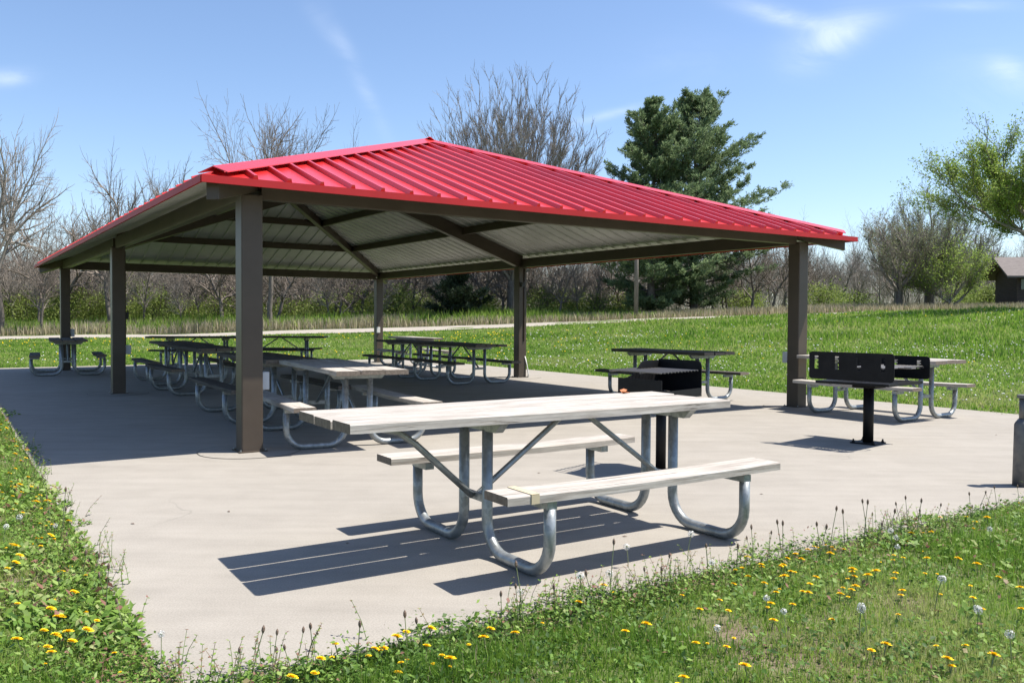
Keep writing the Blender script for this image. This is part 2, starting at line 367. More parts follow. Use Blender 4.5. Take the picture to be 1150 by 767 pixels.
# boxes on the columns
def outlet(colname, x, y, z, sx=.04, sy=.06, sz=.12, m_='outlet_grey'):
    mb = MB(); mb.box(-sx, sx, -sy, sy, -sz/2, sz/2); o = mb.build('outlet_box', m_, cols[colname], bevel=.006); o.location = (x, y, z)
outlet('c1', .142, .02, .66, .04, .05, .17)
outlet('c2', .145, 0, .72, .045, .06, .15); outlet('c2', .13, 0, 1.28, .03, .04, .12, 'dark_rubber')
outlet('c3', .145, 0, .88, .045, .06, .18); outlet('c4', -.06, -.12, .93, .05, .02, .16, 'conduit_white')
outlet('c6', -.04, .145, .72, .05, .045, .16)
outlet('c5', -.05, -.145, 2.0, .03, .04, .1, 'dark_rubber')
for cn, x, y in (('c1', .112, .03), ('c6', -.05, .112), ('c5', .03, -.112), ('c2', .112, 0)):
    mb = MB(); mb.tube([(x, y, .78), (x, y, 2.34)], .012, 8); mb.build('conduit', 'brown_paint', cols[cn], smooth=True)
# bent white conduit at the foot of c5
mb = MB(); mb.tube([(.12, -.15, .0), (.12, -.15, .10), (.10, -.12, .28), (.06, -.1, .46)], .014, 8); mb.build('conduit', 'conduit_white', cols['c5'], smooth=True)
# beams
BD = .19
def pbeam(a, b, wd=.10, name='edge_beam', z=None):
    mb = MB(); zc = CZ+.0-BD/2+.155 if z is None else z
    mb.beam((a[0], a[1], zc), (b[0], b[1], zc), wd, BD); return mb.build(name, 'brown_paint', pav, bevel=.004)
e = .104
for a, b in (((e, 0), (w-e, 0)), ((0, e), (0, l/2-e)), ((0, l/2+e), (0, l-e)), ((e, l), (w-e, l)), ((w, e), (w, l/2-e)), ((w, l/2+e), (w, l-e))): pbeam(a, b)
# hip rafters, from tail outside the column to the apex; hung below the sheet
def rafter(p, q, name, wd=.13, dp=.24, drop=.03):
    a = Vector((p[0], p[1], rz_(*p)-drop)); b = Vector((q[0], q[1], rz_(*q)-drop)); d = (b-a)
    sd = Vector((d.y, -d.x, 0)).normalized()*wd/2; dn = Vector((0, 0, -dp))
    mb = MB(); mb.prism([a+sd, a-sd, a-sd+dn, a+sd+dn], d); return mb.build(name, 'brown_paint', pav, bevel=.004)
for s in range(4):
    p = ev[s]; q = A1 if s < 2 else A2
    k = Vector(q)-Vector(p); k = k.normalized()*.16; rafter((p[0]+k.x, p[1]+k.y), (q[0]-k.x*.3, q[1]-k.y*.3), 'hip_rafter', .12, .17, .05)
rafter((-.02, l/2), (w/2-.02, l/2), 'main_rafter', .14, .27); rafter((w+.02, l/2), (w/2+.02, l/2), 'main_rafter', .14, .27)
mb = MB(); mb.beam((w/2, w/2-.1, ZA-.15), (w/2, l-w/2+.1, ZA-.15), .10, .2); mb.build('ridge_beam', 'brown_paint', pav)
for t in (1.46, 2.78):      # purlin rings parallel to the eaves
    z = rz_(t, t) if False else ZE+SLOPE*(t+OV)-.03-.07
    c_ = [(t, t), (w-t, t), (w-t, l-t), (t, l-t)]
    for k in range(4):
        a, b = Vector(c_[k]), Vector(c_[(k+1) % 4]); d = (b-a).normalized()*.09; a += d; b -= d
        if k in (1, 3):
            m1 = (a+b)/2; dd = d.normalized()*.075
            for (s_, e_) in ((a, m1-dd), (m1+dd, b)):
                mb = MB(); mb.beam((s_.x, s_.y, z), (e_.x, e_.y, z), .07, .14); mb.build('purlin', 'brown_paint', pav)
        else:
            mb = MB(); mb.beam((a.x, a.y, z), (b.x, b.y, z), .07, .14); mb.build('purlin', 'brown_paint', pav)

# ------------------------------------------------------------------ picnic tables
def plank(mb, x0, x1, y0, y1, z0, z1, sag=0, rough_=.004, nseg=14):
    rows = []; wp = random.uniform(0, 6)
    for i_ in range(nseg+1):
        t = i_/nseg; x = x0+(x1-x0)*t; s_ = -sag*4*t*(1-t)
        j = lambda: random.uniform(-rough_, rough_)*.5
        zw = (.006*math.sin(t*5+wp)*(1 if rough_ > .0041 else .4))
        s_ += zw
        j1, j2 = j(), j(); b_ = .006
        rows.append([(x, y0+j1, z0+s_), (x, y0+j1, z1-b_+s_), (x, y0+b_+j1, z1+s_), (x, y1-b_+j2, z1+s_), (x, y1+j2, z1-b_+s_), (x, y1+j2, z0+s_)])
    V_ = [p for r in rows for p in r]; F_ = []
    for i_ in range(nseg):
        for k in range(6): a = i_*6+k; b = i_*6+(k+1) % 6; F_.append((a, b, b+6, a+6))
    F_ += [tuple(range(6))[::-1], tuple(nseg*6+k for k in range(6))]
    mb.add(V_, F_)
def make_table(Wh=.3538, bi=.5245, bo=.7318, b=.1238, c=.70, ht=.7726, hb=.445, Lb=.926, a=.668, T1=1.22, T2=1.22, overhang=False, wood_='weathered_wood', name='picnic_table', loc=(0,0,0), rz=0, label='', group='metal framed wooden picnic tables on the concrete slab'):
    t = empty(name, loc, rz, label, 'picnic table', group)
    mb = MB(); pw = (2*Wh-.038)/3
    for k in range(3):
        y0 = -Wh+k*(pw+.019); plank(mb, -T1+random.uniform(0, .012), T2-random.uniform(0, .012), y0, y0+pw, ht-.045, ht+random.uniform(-.002, .002), 0)
    mb.build('table_top', wood_, t)
    for s in (-1, 1):
        mb = MB(); ya, yb = sorted((s*bi, s*bo)); plank(mb, -Lb, Lb, ya, yb, hb-.042, hb, .006); bs = mb.build('bench_seat', wood_, t)
        if overhang and s == -1:
            m2 = MB(); m2.box(-Lb+.13, -Lb+.175, -bo-.002, -bi+.002, hb+.0005-.003, hb+.0015); m2.box(-Lb+.13, -Lb+.175, -bo-.0035, -bo+.002, hb-.046, hb-.004)
            m2.build('tape_strip', 'yellow_tape', bs)
    rb = .17; r_ = .0302
    for su in (-1, 1):
        for sv in (-1, 1):
            P = [(b, ht-.10), (b, r_+rb)]
            P += [(b+rb*(1-math.cos(q)), r_+rb*(1-math.sin(q))) for q in [k*math.pi/2/7 for k in range(1, 8)]]
            P += [(c-rb+rb*math.sin(q), r_+rb*(1-math.cos(q))) for q in [k*math.pi/2/7 for k in range(0, 8)]]
            P += [(c, hb-.085)]
            mb = MB(); mb.tube([(su*a, sv*p[0], p[1]) for p in P], r_, 12)
            # saddle under the bench
            mb.box(su*a-.028, su*a+.028, min(sv*(c-.16), sv*(c+.02)), max(sv*(c-.16), sv*(c+.02)), hb-.088, hb-.0495)
            mb.build('tube_leg', 'galvanised', t, smooth=False)
            o_ = t.children[-1]
            for p_ in o_.data.polygons:
                if len(p_.vertices) == 4: p_.use_smooth = True
            o_.data.polygons.foreach_set('use_smooth', [len(p_.vertices) == 4 and i_ < len(P)*12-12 for i_, p_ in enumerate(o_.data.polygons)])
        mb = MB(); x = su*a
        mb.prism([(x-.025, -.30, ht-.051), (x-.025, .30, ht-.051), (x-.025, .24, ht-.106), (x-.025, -.24, ht-.106)], (.05, 0, 0)); mb.build('top_support', 'galvanised', t)
        mb = MB(); zt = .30
        mb.tube([(su*.06, 0, ht-.055), (su*(a-.02), 0, zt+.01)], .016, 8)
        mb.box(x-.012, x+.012, -b+.01, b-.01, zt-.02, zt+.02); mb.build('brace', 'galvanised', t)
    if overhang:
        mb = MB(); mb.tube([(-a-.70, 0, ht-.052), (-a-.60, 0, ht-.065), (-a-.46, 0, ht-.10), (-a-.36, 0, ht-.17), (-a-.02, 0, .30)], .018, 8)
        mb.build('brace', 'galvanised', t, smooth=True)
    return t
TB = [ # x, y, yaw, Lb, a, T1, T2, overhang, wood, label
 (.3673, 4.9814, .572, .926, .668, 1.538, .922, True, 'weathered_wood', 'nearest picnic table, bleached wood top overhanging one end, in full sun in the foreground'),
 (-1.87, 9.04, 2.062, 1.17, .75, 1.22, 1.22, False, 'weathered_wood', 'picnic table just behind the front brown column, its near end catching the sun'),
 (-3.15, 10.95, 2.123, 1.19, .75, 1.22, 1.22, False, 'shaded_wood', 'shaded picnic table seen left of the front column, pale grey bench'),
 (-5.24, 14.46, 2.174, .95, .63, 1.24, 1.22, False, 'shaded_wood', 'nearer of two shaded dark tables end to end right of the second left column'),
 (-6.45, 16.55, 2.138, .95, .70, 1.22, 1.22, False, 'shaded_wood', 'farther of two shaded dark tables end to end right of the second left column'),
 (-8.1, 22.0, .05, 1.0, .70, 1.22, 1.22, False, 'shaded_wood', 'dark table seen side on at the back slab edge, left one of two'),
 (-6.2, 22.8, .05, 1.0, .70, 1.22, 1.22, False, 'shaded_wood', 'dark table seen side on at the back slab edge, right one of two'),
 (-1.01, 17.08, 2.148, 1.05, .69, 1.15, 1.22, False, 'shaded_wood', 'dark table beside the middle right column, nearer of two end to end'),
 (-2.22, 18.85, 2.133, 1.05, .71, 1.22, 1.15, False, 'shaded_wood', 'dark table beyond the one at the middle right column, farther of two end to end'),
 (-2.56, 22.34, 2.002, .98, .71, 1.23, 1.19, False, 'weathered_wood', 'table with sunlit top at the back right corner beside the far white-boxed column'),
 (2.55, 13.72, 2.228, .98, .66, 1.0, 1.0, False, 'shaded_wood', 'dark topped table standing behind the nearer black grill'),
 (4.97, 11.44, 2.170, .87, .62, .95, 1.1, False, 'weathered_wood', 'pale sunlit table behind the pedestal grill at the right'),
 (-9.81, 18.80, 2.077, .91, .70, 1.22, 1.22, False, 'shaded_wood', 'dark table seen end on at the far left, in front of the farthest left column'),
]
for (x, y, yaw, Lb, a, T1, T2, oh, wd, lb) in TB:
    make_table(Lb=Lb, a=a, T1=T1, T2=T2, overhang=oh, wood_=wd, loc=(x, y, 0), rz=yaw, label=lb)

# ------------------------------------------------------------------ grills
def slot_panel(mb, p0, p1, z0, z1, th, slots, rc=.03):
    """Upright plate from p0 to p1 (plan), with notched slots cut through."""
    a = Vector((*p0, 0)); d = Vector((*p1, 0))-a; ln = d.length; d.normalize(); n_ = Vector((-d.y, d.x, 0))
    cuts = []
    xsv = [0]
    for s in slots: xsv += [s-.021, s+.021]
    xsv += [ln]
    def quad(x0, x1, za, zb): 
        q = [a+d*x0+Vector((0, 0, za)), a+d*x1+Vector((0, 0, za)), a+d*x1+Vector((0, 0, zb)), a+d*x0+Vector((0, 0, zb))]
        mb.prism(q, n_*th)
    for i_ in range(0, len(xsv)-1):
        if i_ % 2 == 0:
            x0, x1 = xsv[i_], xsv[i_+1]
            if i_ == 0:
                q = [(x0+rc, z0), (x1, z0), (x1, z1), (x0+rc, z1), (x0+rc*.3, z1-rc*.3), (x0, z1-rc), (x0, z0+rc), (x0+rc*.3, z0+rc*.3)]
            elif i_ == len(xsv)-2:
                q = [(x0, z0), (x1-rc, z0), (x1-rc*.3, z0+rc*.3), (x1, z0+rc), (x1, z1-rc), (x1-rc*.3, z1-rc*.3), (x1-rc, z1), (x0, z1)]
            else: q = [(x0, z0), (x1, z0), (x1, z1), (x0, z1)]
            mb.prism([a+d*p[0]+Vector((0, 0, p[1])) for p in q], n_*th)
        else:
            x0, x1 = xsv[i_], xsv[i_+1]
            quad(x0, x1, z0, z0+.105); quad(x0, x1, z1-.045, z1)
            h_ = z1-.045-(z0+.105)
            for k in range(3):   # teeth of the height adjustment notches
                zt = z0+.105+h_*(k+.5)/3; quad(x1-.013, x1, zt-.008, zt+.008)
GL, GD = .88, .82
def make_grill(loc, rz, label):
    t = empty('park_grill', loc, rz, label, 'grill', 'black steel park grills on pedestals')
    mb = MB(); mb.tube([(0, 0, .008), (0, 0, .60)], .052, 20); mb.build('post', 'grill_black', t, smooth=True)
    mb = MB(); mb.box(-.13, .13, -.13, .13, .001, .014); bp = mb.build('base_plate', 'grill_black', t, bevel=.003)
    for sx in (-1, 1):
        for sy in (-1, 1):
            m2 = MB(); m2.tube([(sx*.105, sy*.105, .014), (sx*.105, sy*.105, .045)], .009, 6); m2.tube([(sx*.105, sy*.105, .014), (sx*.105, sy*.105, .024)], .017, 6); m2.build('bolt', 'grill_black', bp)
    mb = MB(); mb.box(-.12, .12, -.12, .12, .575, .615); mb.build('bracket', 'grill_black', t)
    mb = MB(); mb.box(-GL/2+.06, GL/2-.06, -GD/2+.02, GD/2-.02, .62, .645); mb.build('tray', 'grill_black', t)
    for s in (-1, 1):
        mb = MB(); y = s*GD/2; sl = [.08, .30, .53, .77]
        slot_panel(mb, (-GL/2, y-.003), (GL/2, y-.003), .665, .945 if s == -1 else .90, .006, sl); mb.build('side_panel', 'grill_black', t)
    for zg, x0, x1 in ((.70, -.36, -.02), (.80, .02, .38)):
        mb = MB()
        for k in range(11):
            x = x0+(x1-x0)*k/10; mb.tube([(x, -GD/2+.02, zg), (x, GD/2-.02, zg)], .006, 6)
        for y in (-GD/2+.03, GD/2-.03, 0): mb.beam((x0-.01, y, zg-.010), (x1+.01, y, zg-.010), .012, .012)
        mb.tube([(x1, -.2, zg), (x1+.12, -.18, zg), (x1+.12, -.08, zg), (x1, -.06, zg)], .007, 6)
        mb.build('grate', 'grate_steel', t)
    return t
# panel direction runs from (3.08,8.75) to (3.62,8.15)
make_grill((3.68, 8.77, 0), math.atan2(-.60, .54), 'black pedestal grill with slotted panels standing in the open at the right')
# second grill: firebox with low front lip, curved wing and tall back
t = empty('campfire_grill', (1.235, 7.02, 0), 0, 'black firebox grill on a post right behind the nearest table top', 'grill', 'black steel park grills on pedestals')
mb = MB(); mb.tube([(0, 0, .008), (0, 0, .62)], .042, 20); mb.build('post', 'grill_black', t, smooth=True)
mb = MB(); mb.box(-.12, .12, -.12, .12, .001, .013); mb.build('base_plate', 'grill_black', t)
FR, BR, FL = Vector((1.165, 6.62, 0)), Vector((1.585, 7.10, 0)), Vector((.872, 6.99, 0)); BL = FL+BR-FR; O_ = Vector((1.235, 7.02, 0))
FR, BR, FL, BL = FR-O_, BR-O_, FL-O_, BL-O_
zb = .645
mb = MB(); mb.prism([FR+Vector((0, 0, zb-.02)), BR+Vector((0, 0, zb-.02)), BL+Vector((0, 0, zb-.02)), FL+Vector((0, 0, zb-.02))], (0, 0, .018)); mb.build('firebox_floor', 'grill_black', t)
def plate(p, q, prof, nm, th=.007):
    d = q-p; n_ = Vector((-d.y, d.x, 0)).normalized()*th; m3 = MB(); m3.prism([p+d*s+Vector((0, 0, z)) for s, z in prof], n_); return m3.build(nm, 'grill_black', t)
plate(FL, FR, [(0, zb), (1, zb), (1, zb+.14), (0, zb+.14)], 'front_lip')
plate(FR, BR, [(.0, zb), (1, zb), (1, zb+.05), (0, zb+.05)], 'side_lip')
plate(BR, BL, [(.0, zb), (1, zb), (1, zb+.275), (.06, zb+.275), (.02, zb+.26), (0, zb+.23)], 'back_panel')
cv = [(1, zb), (0, zb)][::-1]
plate(BL, FL, [(.01, zb), (1, zb), (1, zb+.13), (.80, zb+.135), (.66, zb+.155), (.54, zb+.21), (.47, zb+.25), (.40, zb+.265), (.01, zb+.265)], 'wing_panel')
mb = MB(); d1 = (FR-FL); d2 = (BL-FL)
off = d2*-.0+d1*0
for k in range(12):
    s = .04+.90*k/11; p = FL+d1*.04+d2*s*1.0; q = FL+d1*.96+d2*s
    mb.tube([p-d1*.30+Vector((0, 0, zb+.195)), q+Vector((0, 0, zb+.195))], .006, 6)
p, q = FL+d1*.5+d2*.02, FL+d1*.5+d2*.96; mb.tube([p+Vector((0, 0, zb+.187)), q+Vector((0, 0, zb+.187))], .007, 6)
p, q = FL-d1*.22+d2*.02, FL-d1*.22+d2*.96; mb.tube([p+Vector((0, 0, zb+.187)), q+Vector((0, 0, zb+.187))], .007, 6)
mb.build('grate', 'grate_steel', t)

def hor0(px): return 358.5+(px-575)*.00574
# bollard / standpipe
t = empty('water_standpipe', (3.945, 6.53, 0), 0, 'grey metal standpipe with collar and flat cap at the right edge of the slab', 'standpipe')
mb = MB(); mb.tube([(0, 0, -.05), (0, 0, .47), (0, 0, .485), (0, 0, .515)], [.080, .074, .068, .047], 20); mb.build('sleeve', 'aged_steel', t, smooth=True)
mb = MB(); mb.tube([(0, 0, .50), (0, 0, .675)], .043, 16); mb.build('pipe', 'aged_steel', t, smooth=True)
mb = MB(); mb.tube([(0, 0, .675), (0, 0, .70)], .058, 16); mb.build('cap', 'aged_steel', t)
# dead leaf on the nearest table
mb = MB(); lx, ly = 1.045, 6.0
mb.add([(0, 0, 0), (.022, .012, .014), (.05, 0, .006), (.026, -.014, .012), (.01, .03, .03), (.035, .035, .022), (-.018, .012, .022), (-.01, -.018, .016)],
       [(0, 1, 2, 3), (0, 4, 5, 1), (0, 6, 4), (0, 3, 7)])
o = mb.build('dead_leaf', 'dead_leaf'); ct, st = math.cos(.572), math.sin(.572); u_, v_ = .62, .30
o.location = (.3673+ct*u_-st*v_, 4.9814+st*u_+ct*v_, .776); o.scale = (1.0, 1.0, 1.0); tag(o, 'curled orange brown dead leaf lying on the far edge of the nearest table top', 'leaf')

for i_, (px, py) in enumerate(((860, 556), (1005, 500), (1120, 489), (843, 562), (604, 532), (388, 612), (560, 600), (700, 604), (255, 575), (150, 590))):
    f = 957.45; xx = (px-575)/f; d_ = 1.2575/((py-hor0(px))/f); mb = MB(); q = random.uniform(.010, .022); a = random.uniform(0, 6.28)
    mb.add([(0, 0, .001), (q, q*.35, .006), (q*2, 0, .002), (q, -q*.4, .005)], [(0, 1, 2), (0, 2, 3)]); o = mb.build('leaf_scrap', 'stalk_brown'); o.location = (xx*d_, d_, .001); o.rotation_euler = (0, 0, a)
    tag(o, 'tiny dry brown leaf scrap lying on the concrete', 'leaf', 'dry leaf scraps scattered on the slab')
# ------------------------------------------------------------------ trees
class TreeB:
    def __init__(s): s.V = []; s.F = []; s.S = []; s.tips = []
    def seg(s, a, b, ra, rb, n):
        d = (b-a); 
        if d.length < 1e-5: return
        d = d.normalized(); u = d.orthogonal().normalized(); w_ = d.cross(u); o = len(s.V)
        for p, r in ((a, ra), (b, rb)):
            for k in range(n):
                t_ = 6.2832*k/n; s.V.append(p+u*(math.cos(t_)*r)+w_*(math.sin(t_)*r))
        for k in range(n):
            k2 = (k+1) % n; s.F += [o+k, o+k2, o+n+k2, o+n+k]; s.S.append(4)
    def grow(s, p, d, ln, r, depth, st, rnd):
        nseg = st['nseg'][min(depth, len(st['nseg'])-1)]; n = 7 if depth == 0 else 5 if depth == 1 else 3
        q = p; tip = r*st['taper'] if depth < st['depth'] else r*.3
        pts = []
        for i_ in range(nseg):
            d = (d+Vector((rnd.gauss(0, 1), rnd.gauss(0, 1), rnd.gauss(0, 1)))*st['wander']+Vector((0, 0, st['up'][min(depth, len(st['up'])-1)]))).normalized()
            q2 = q+d*ln/nseg; ra = r+(tip-r)*i_/nseg; rb = r+(tip-r)*(i_+1)/nseg
            s.seg(q, q2, max(ra, st['rmin']), max(rb, st['rmin']), n); q = q2; pts.append((q, d, rb, (i_+1)/nseg))
        if depth >= st['depth']: s.tips.append((q, d)); s.tips.append((pts[len(pts)//2][0], d)); return
        kids = st['kids'][depth]; start = st['start'][min(depth, len(st['start'])-1)]
        for k in range(kids):
            f = start+(1-start)*(k+rnd.random())/kids; i_ = min(int(f*nseg), nseg-1); bp, bd, br, _ = pts[i_]
            az = k*2.4+rnd.uniform(-.6, .6); an = R(st['angle'][min(depth, len(st['angle'])-1)])*rnd.uniform(.7, 1.25)
            u = bd.orthogonal().normalized(); w_ = bd.cross(u); nd = bd*math.cos(an)+(u*math.cos(az)+w_*math.sin(az))*math.sin(an)
            s.grow(bp, nd.normalized(), ln*st['len'][min(depth, len(st['len'])-1)]*rnd.uniform(.7, 1.2)*(1.15-.45*f), max(br*rnd.uniform(.5, .75), .004), depth+1, st, rnd)
        # leader continues
        s.grow(q, d, ln*.6, tip, depth+1, st, rnd)
STY = {
 'vase': dict(nseg=[3, 6, 6, 5, 3], taper=.55, wander=.045, up=[0, .05, .06, .06, .04], depth=4, kids=[13, 9, 7, 5], start=[.5, .1, .1, .1], angle=[40, 24, 22, 24], len=[2.3, .55, .5, .45], rmin=.009),
 'spread': dict(nseg=[5, 6, 5, 4, 3], taper=.55, wander=.13, up=[.02, .03, .02, .03, .02], depth=4, kids=[8, 7, 6, 5], start=[.4, .2, .15, .15], angle=[48, 42, 40, 38], len=[.85, .6, .55, .5], rmin=.009),
 'slim': dict(nseg=[8, 5, 4, 3], taper=.4, wander=.06, up=[.02, .05, .04, .02], depth=3, kids=[20, 8, 6], start=[.28, .15, .1], angle=[40, 36, 36], len=[.36, .5, .5], rmin=.0075),
 'crook': dict(nseg=[6, 6, 5, 4], taper=.5, wander=.17, up=[.03, .02, .02, .01], depth=3, kids=[10, 9, 7], start=[.3, .15, .1], angle=[50, 42, 38], len=[.7, .55, .5], rmin=.0075),
}
def tree_meshes(style, h, r, seed, trunk_len=None, leaves=0, leaf_size=.1, leaf_mat=None, twig='twig_brown', spread=None, scale_h=True):
    rnd = random.Random(seed); tb = TreeB(); st = STY[style]
    tl = trunk_len or h*.45
    tb.grow(Vector((0, 0, -.15)), Vector((rnd.uniform(-.05, .05), rnd.uniform(-.05, .05), 1)).normalized(), tl, r, 0, st, rnd)
    V = np.array([tuple(p) for p in tb.V], np.float32); zmax = np.percentile(V[:, 2], 99.93); k = h/zmax
    kx = k if spread is None else spread/2/np.percentile(np.hypot(V[:, 0], V[:, 1]), 98)
    S = np.array([kx, kx, k], np.float32)
    # trunk radius should not scale: acceptable
    V = V*S
    nt = STY[style]['nseg'][0]
    me_t = ('trunk', V[:nt*14], tb.F[:nt*28], tb.S[:nt*7]); 
    Fb = np.array(tb.F[nt*28:])-nt*14
    out = dict(trunk=(V[:nt*14], np.array(tb.F[:nt*28]), tb.S[:nt*7]), crown=(V[nt*14:], Fb, tb.S[nt*7:]), twig=twig)
    if leaves:
        tp = np.array([tuple(p) for p, _ in tb.tips], np.float32)*S
        out['leaf'] = leaf_cloud(tp, leaves, leaf_size, leaf_size*2.6, seed); out['leaf_mat'] = leaf_mat
    return out
def vase_tree(h, rad, seed, twig='twig_pale', zf=3.2, nl=40, tr=.42, leaves=0, leaf_size=.08, leaf_mat=None, dome=.8, low=.86, tl=1.0, nt=2):
    rnd = random.Random(seed); tb = TreeB(); P0 = Vector((0, 0, -.2)); n0 = 0
    for i_ in range(4): tb.seg(P0+Vector((0, 0, (zf+.2)*i_/4)), P0+Vector((0, 0, (zf+.2)*(i_+1)/4)), tr*(1-.07*i_), tr*(1-.07*(i_+1)), 8)
    nv, nf, npol = len(tb.V), len(tb.F), len(tb.S)
    def twigs(p, d, ln, r, dep):
        q = p; k = 4 if dep == 0 else 3
        for i_ in range(k):
            d = (d+Vector((rnd.gauss(0, .06), rnd.gauss(0, .06), .07))).normalized(); q2 = q+d*ln/k
            tb.seg(q, q2, max(r*(1-i_/k*.8), .0065), max(r*(1-(i_+1)/k*.8), .006), 3); tb.tips.append((q2, d)) if dep > 0 else None
            if dep < 2:
                for _ in range(3 if dep == 0 else 2):
                    a = rnd.uniform(0, 6.283); u = d.orthogonal().normalized(); w_ = d.cross(u); an = rnd.uniform(.25, .55)
                    nd = (d*math.cos(an)+(u*math.cos(a)+w_*math.sin(a))*math.sin(an)).normalized(); twigs(q2, nd, ln*rnd.uniform(.35, .65), r*.5, dep+1)
            q = q2
    for j in range(nl):
        a = j*2.39996+rnd.uniform(-.2, .2); rr = ((j+.5)/nl)**.42*rnd.uniform(.9, 1.08); zt = zf+(h-zf)*math.sqrt(max(.02, 1-(rr**2)*dome))*rnd.uniform(low, 1.0)
        T = Vector((math.cos(a)*rr*rad, math.sin(a)*rr*rad, zt)); S0 = Vector((0, 0, zf-rnd.uniform(0, 1.0)*(1 if rr > .5 else .3))); C = Vector((T.x*.55, T.y*.55, S0.z+(zt-S0.z)*.30)); prev = S0; K = 12
        for i_ in range(1, K+1):
            t = i_/K; q = S0*(1-t)**2+C*2*t*(1-t)+T*t*t+Vector((rnd.gauss(0, .05), rnd.gauss(0, .05), 0)); ra = .105*(1-t)**1.2+.012; tb.seg(prev, q, .105*(1-(t-1/K))**1.2+.012, ra, 4)
            if t > .28:
                d = (q-prev).normalized()
                for _ in range(nt):
                    aa = rnd.uniform(0, 6.283); u = d.orthogonal().normalized(); w_ = d.cross(u); an = rnd.uniform(.3, .65); nd = (d*math.cos(an)+(u*math.cos(aa)+w_*math.sin(aa))*math.sin(an)).normalized()
                    twigs(q, nd, rnd.uniform(.9, 2.2)*tl*(1.15-.5*t), .022, 0 if t < .9 else 1)
            prev = q
    V = np.array([tuple(p) for p in tb.V], np.float32); z = V[:, 2].copy(); V[:, 2] = z*(h/np.percentile(z, 99.7))
    out = dict(trunk=(V[:nv], np.array(tb.F[:nf]), tb.S[:npol]), crown=(V[nv:], np.array(tb.F[nf:])-nv, tb.S[npol:]), twig=twig)
    if leaves:
        tp = np.array([tuple(p) for p, _ in tb.tips], np.float32); tp[:, 2] *= h/np.percentile(z, 99.7)*1.0
        if leaves < 1: tp = tp[np.random.default_rng(seed).random(len(tp)) < leaves]
        out['leaf'] = leaf_cloud(tp, max(1, int(leaves)), leaf_size, leaf_size*1.8, seed); out['leaf_mat'] = leaf_mat
    return out
def leaf_cloud(centers, per, size, spread, seed=0, flat=1.0, elong=1.6):
    r = np.random.default_rng(seed); n = len(centers)*per
    c = np.repeat(centers, per, 0)+r.normal(0, spread, (n, 3))*np.array([1, 1, flat])
    d = r.normal(0, 1, (n, 3)); d /= np.linalg.norm(d, axis=1)[:, None]; e = np.cross(d, r.normal(0, 1, (n, 3))); e /= np.linalg.norm(e, axis=1)[:, None]
    s = size*r.uniform(.6, 1.3, (n, 1))
    V = np.stack([c-d*s*.5*elong, c+e*s*.35, c+d*s*.5*elong, c-e*s*.35], 1).reshape(-1, 3)
    F = np.arange(n*4); cl = np.repeat(r.uniform(-.18, .18, len(centers)), per); t_ = np.clip(r.normal(.5, .2, n)+cl, 0, 1)
    return V, F, np.full(n, 4), np.repeat(t_, 4)
def needle_cloud(pos, dr, per, seed, size=.22):
    r = np.random.default_rng(seed); n = len(pos)*per
    c = np.repeat(pos, per, 0)+r.normal(0, .075, (n, 3)); d = np.repeat(dr, per, 0)+r.normal(0, .55, (n, 3))+np.array([0, 0, .12]); d /= np.linalg.norm(d, axis=1)[:, None]
    e = np.cross(d, r.normal(0, 1, (n, 3))); e /= np.linalg.norm(e, axis=1)[:, None]; s_ = size*r.uniform(.6, 1.3, (n, 1))
    V = np.stack([c, c+d*s_*.5+e*s_*.13, c+d*s_, c+d*s_*.5-e*s_*.13], 1).reshape(-1, 3)
    t_ = np.clip(r.normal(.5, .2, n)+np.repeat(r.uniform(-.22, .22, len(pos)), per), 0, 1); return V, np.arange(n*4), np.full(n, 4), np.repeat(t_, 4)
def build_tree(name, T, loc, rz, label, cat, group, scale=1.0, share=None):
    root = empty(name, loc, rz, label, cat, group); root.scale = (scale,)*3
    if share:
        for ch in share.children:
            c = ch.copy(); col.objects.link(c); c.parent = root
        return root
    np_mesh('trunk', *T['trunk'], 'bark_grey', parent=root, smooth=True); cr = np_mesh('crown', *T['crown'], T['twig'], parent=root)
    if 'leaf' in T:
        V_, F_, S_, t_ = T['leaf']; np_mesh('leaves', V_, F_, S_, T['leaf_mat'], t_, cr)
    return root
F_ = 957.45
def hor(px): return 355.2+px*.00574
def at(px, y, dz=0):
    x = (px-575)/F_*y; return (x, y, tz(x, y)-.05+dz)
def height_for(px, topy, y):
    x = (px-575)/F_*y; return 1.2575+(hor(px)-topy)*y/F_-tz(x, y)
# hero trees
y = 56; build_tree('bare_tree', vase_tree(height_for(575, 106, y), 6.6, 5, twig='twig_pale', nl=72, low=.94, tl=.7, dome=.74, nt=2), at(575, y), .3, 'tall vase shaped bare tree rising behind the roof peak', 'tree', None)
y = 52; build_tree('bare_tree', tree_meshes('spread', height_for(310, 110, y), .24, 21, trunk_len=6, spread=9.5), at(305, y), 0, 'bare spreading tree behind the roof, left one of two there', 'tree', None)
y = 56; build_tree('bare_tree', tree_meshes('crook', height_for(375, 138, y), .20, 22, trunk_len=6, spread=7), at(372, y), 0, 'smaller bare tree behind the roof between the spreading tree and the peak', 'tree', None)
y = 50; build_tree('bare_tree', tree_meshes('spread', height_for(5, 128, y), .34, 33, trunk_len=6.5, twig='twig_pale', spread=8.5), at(0, y), 1, 'tall pale twigged bare tree at the left edge of the view', 'tree', None)
y = 54; build_tree('bare_tree', tree_meshes('crook', height_for(122, 165, y), .22, 47, trunk_len=5.5, spread=7.5), at(126, y), .5, 'crooked bare tree left of the roof corner', 'tree', None)
y = 50; build_tree('bare_tree', tree_meshes('slim', height_for(46, 225, y), .17, 52, trunk_len=7), at(46, y), .5, 'slender bare tree between the left edge tree and the roof corner', 'tree', None)
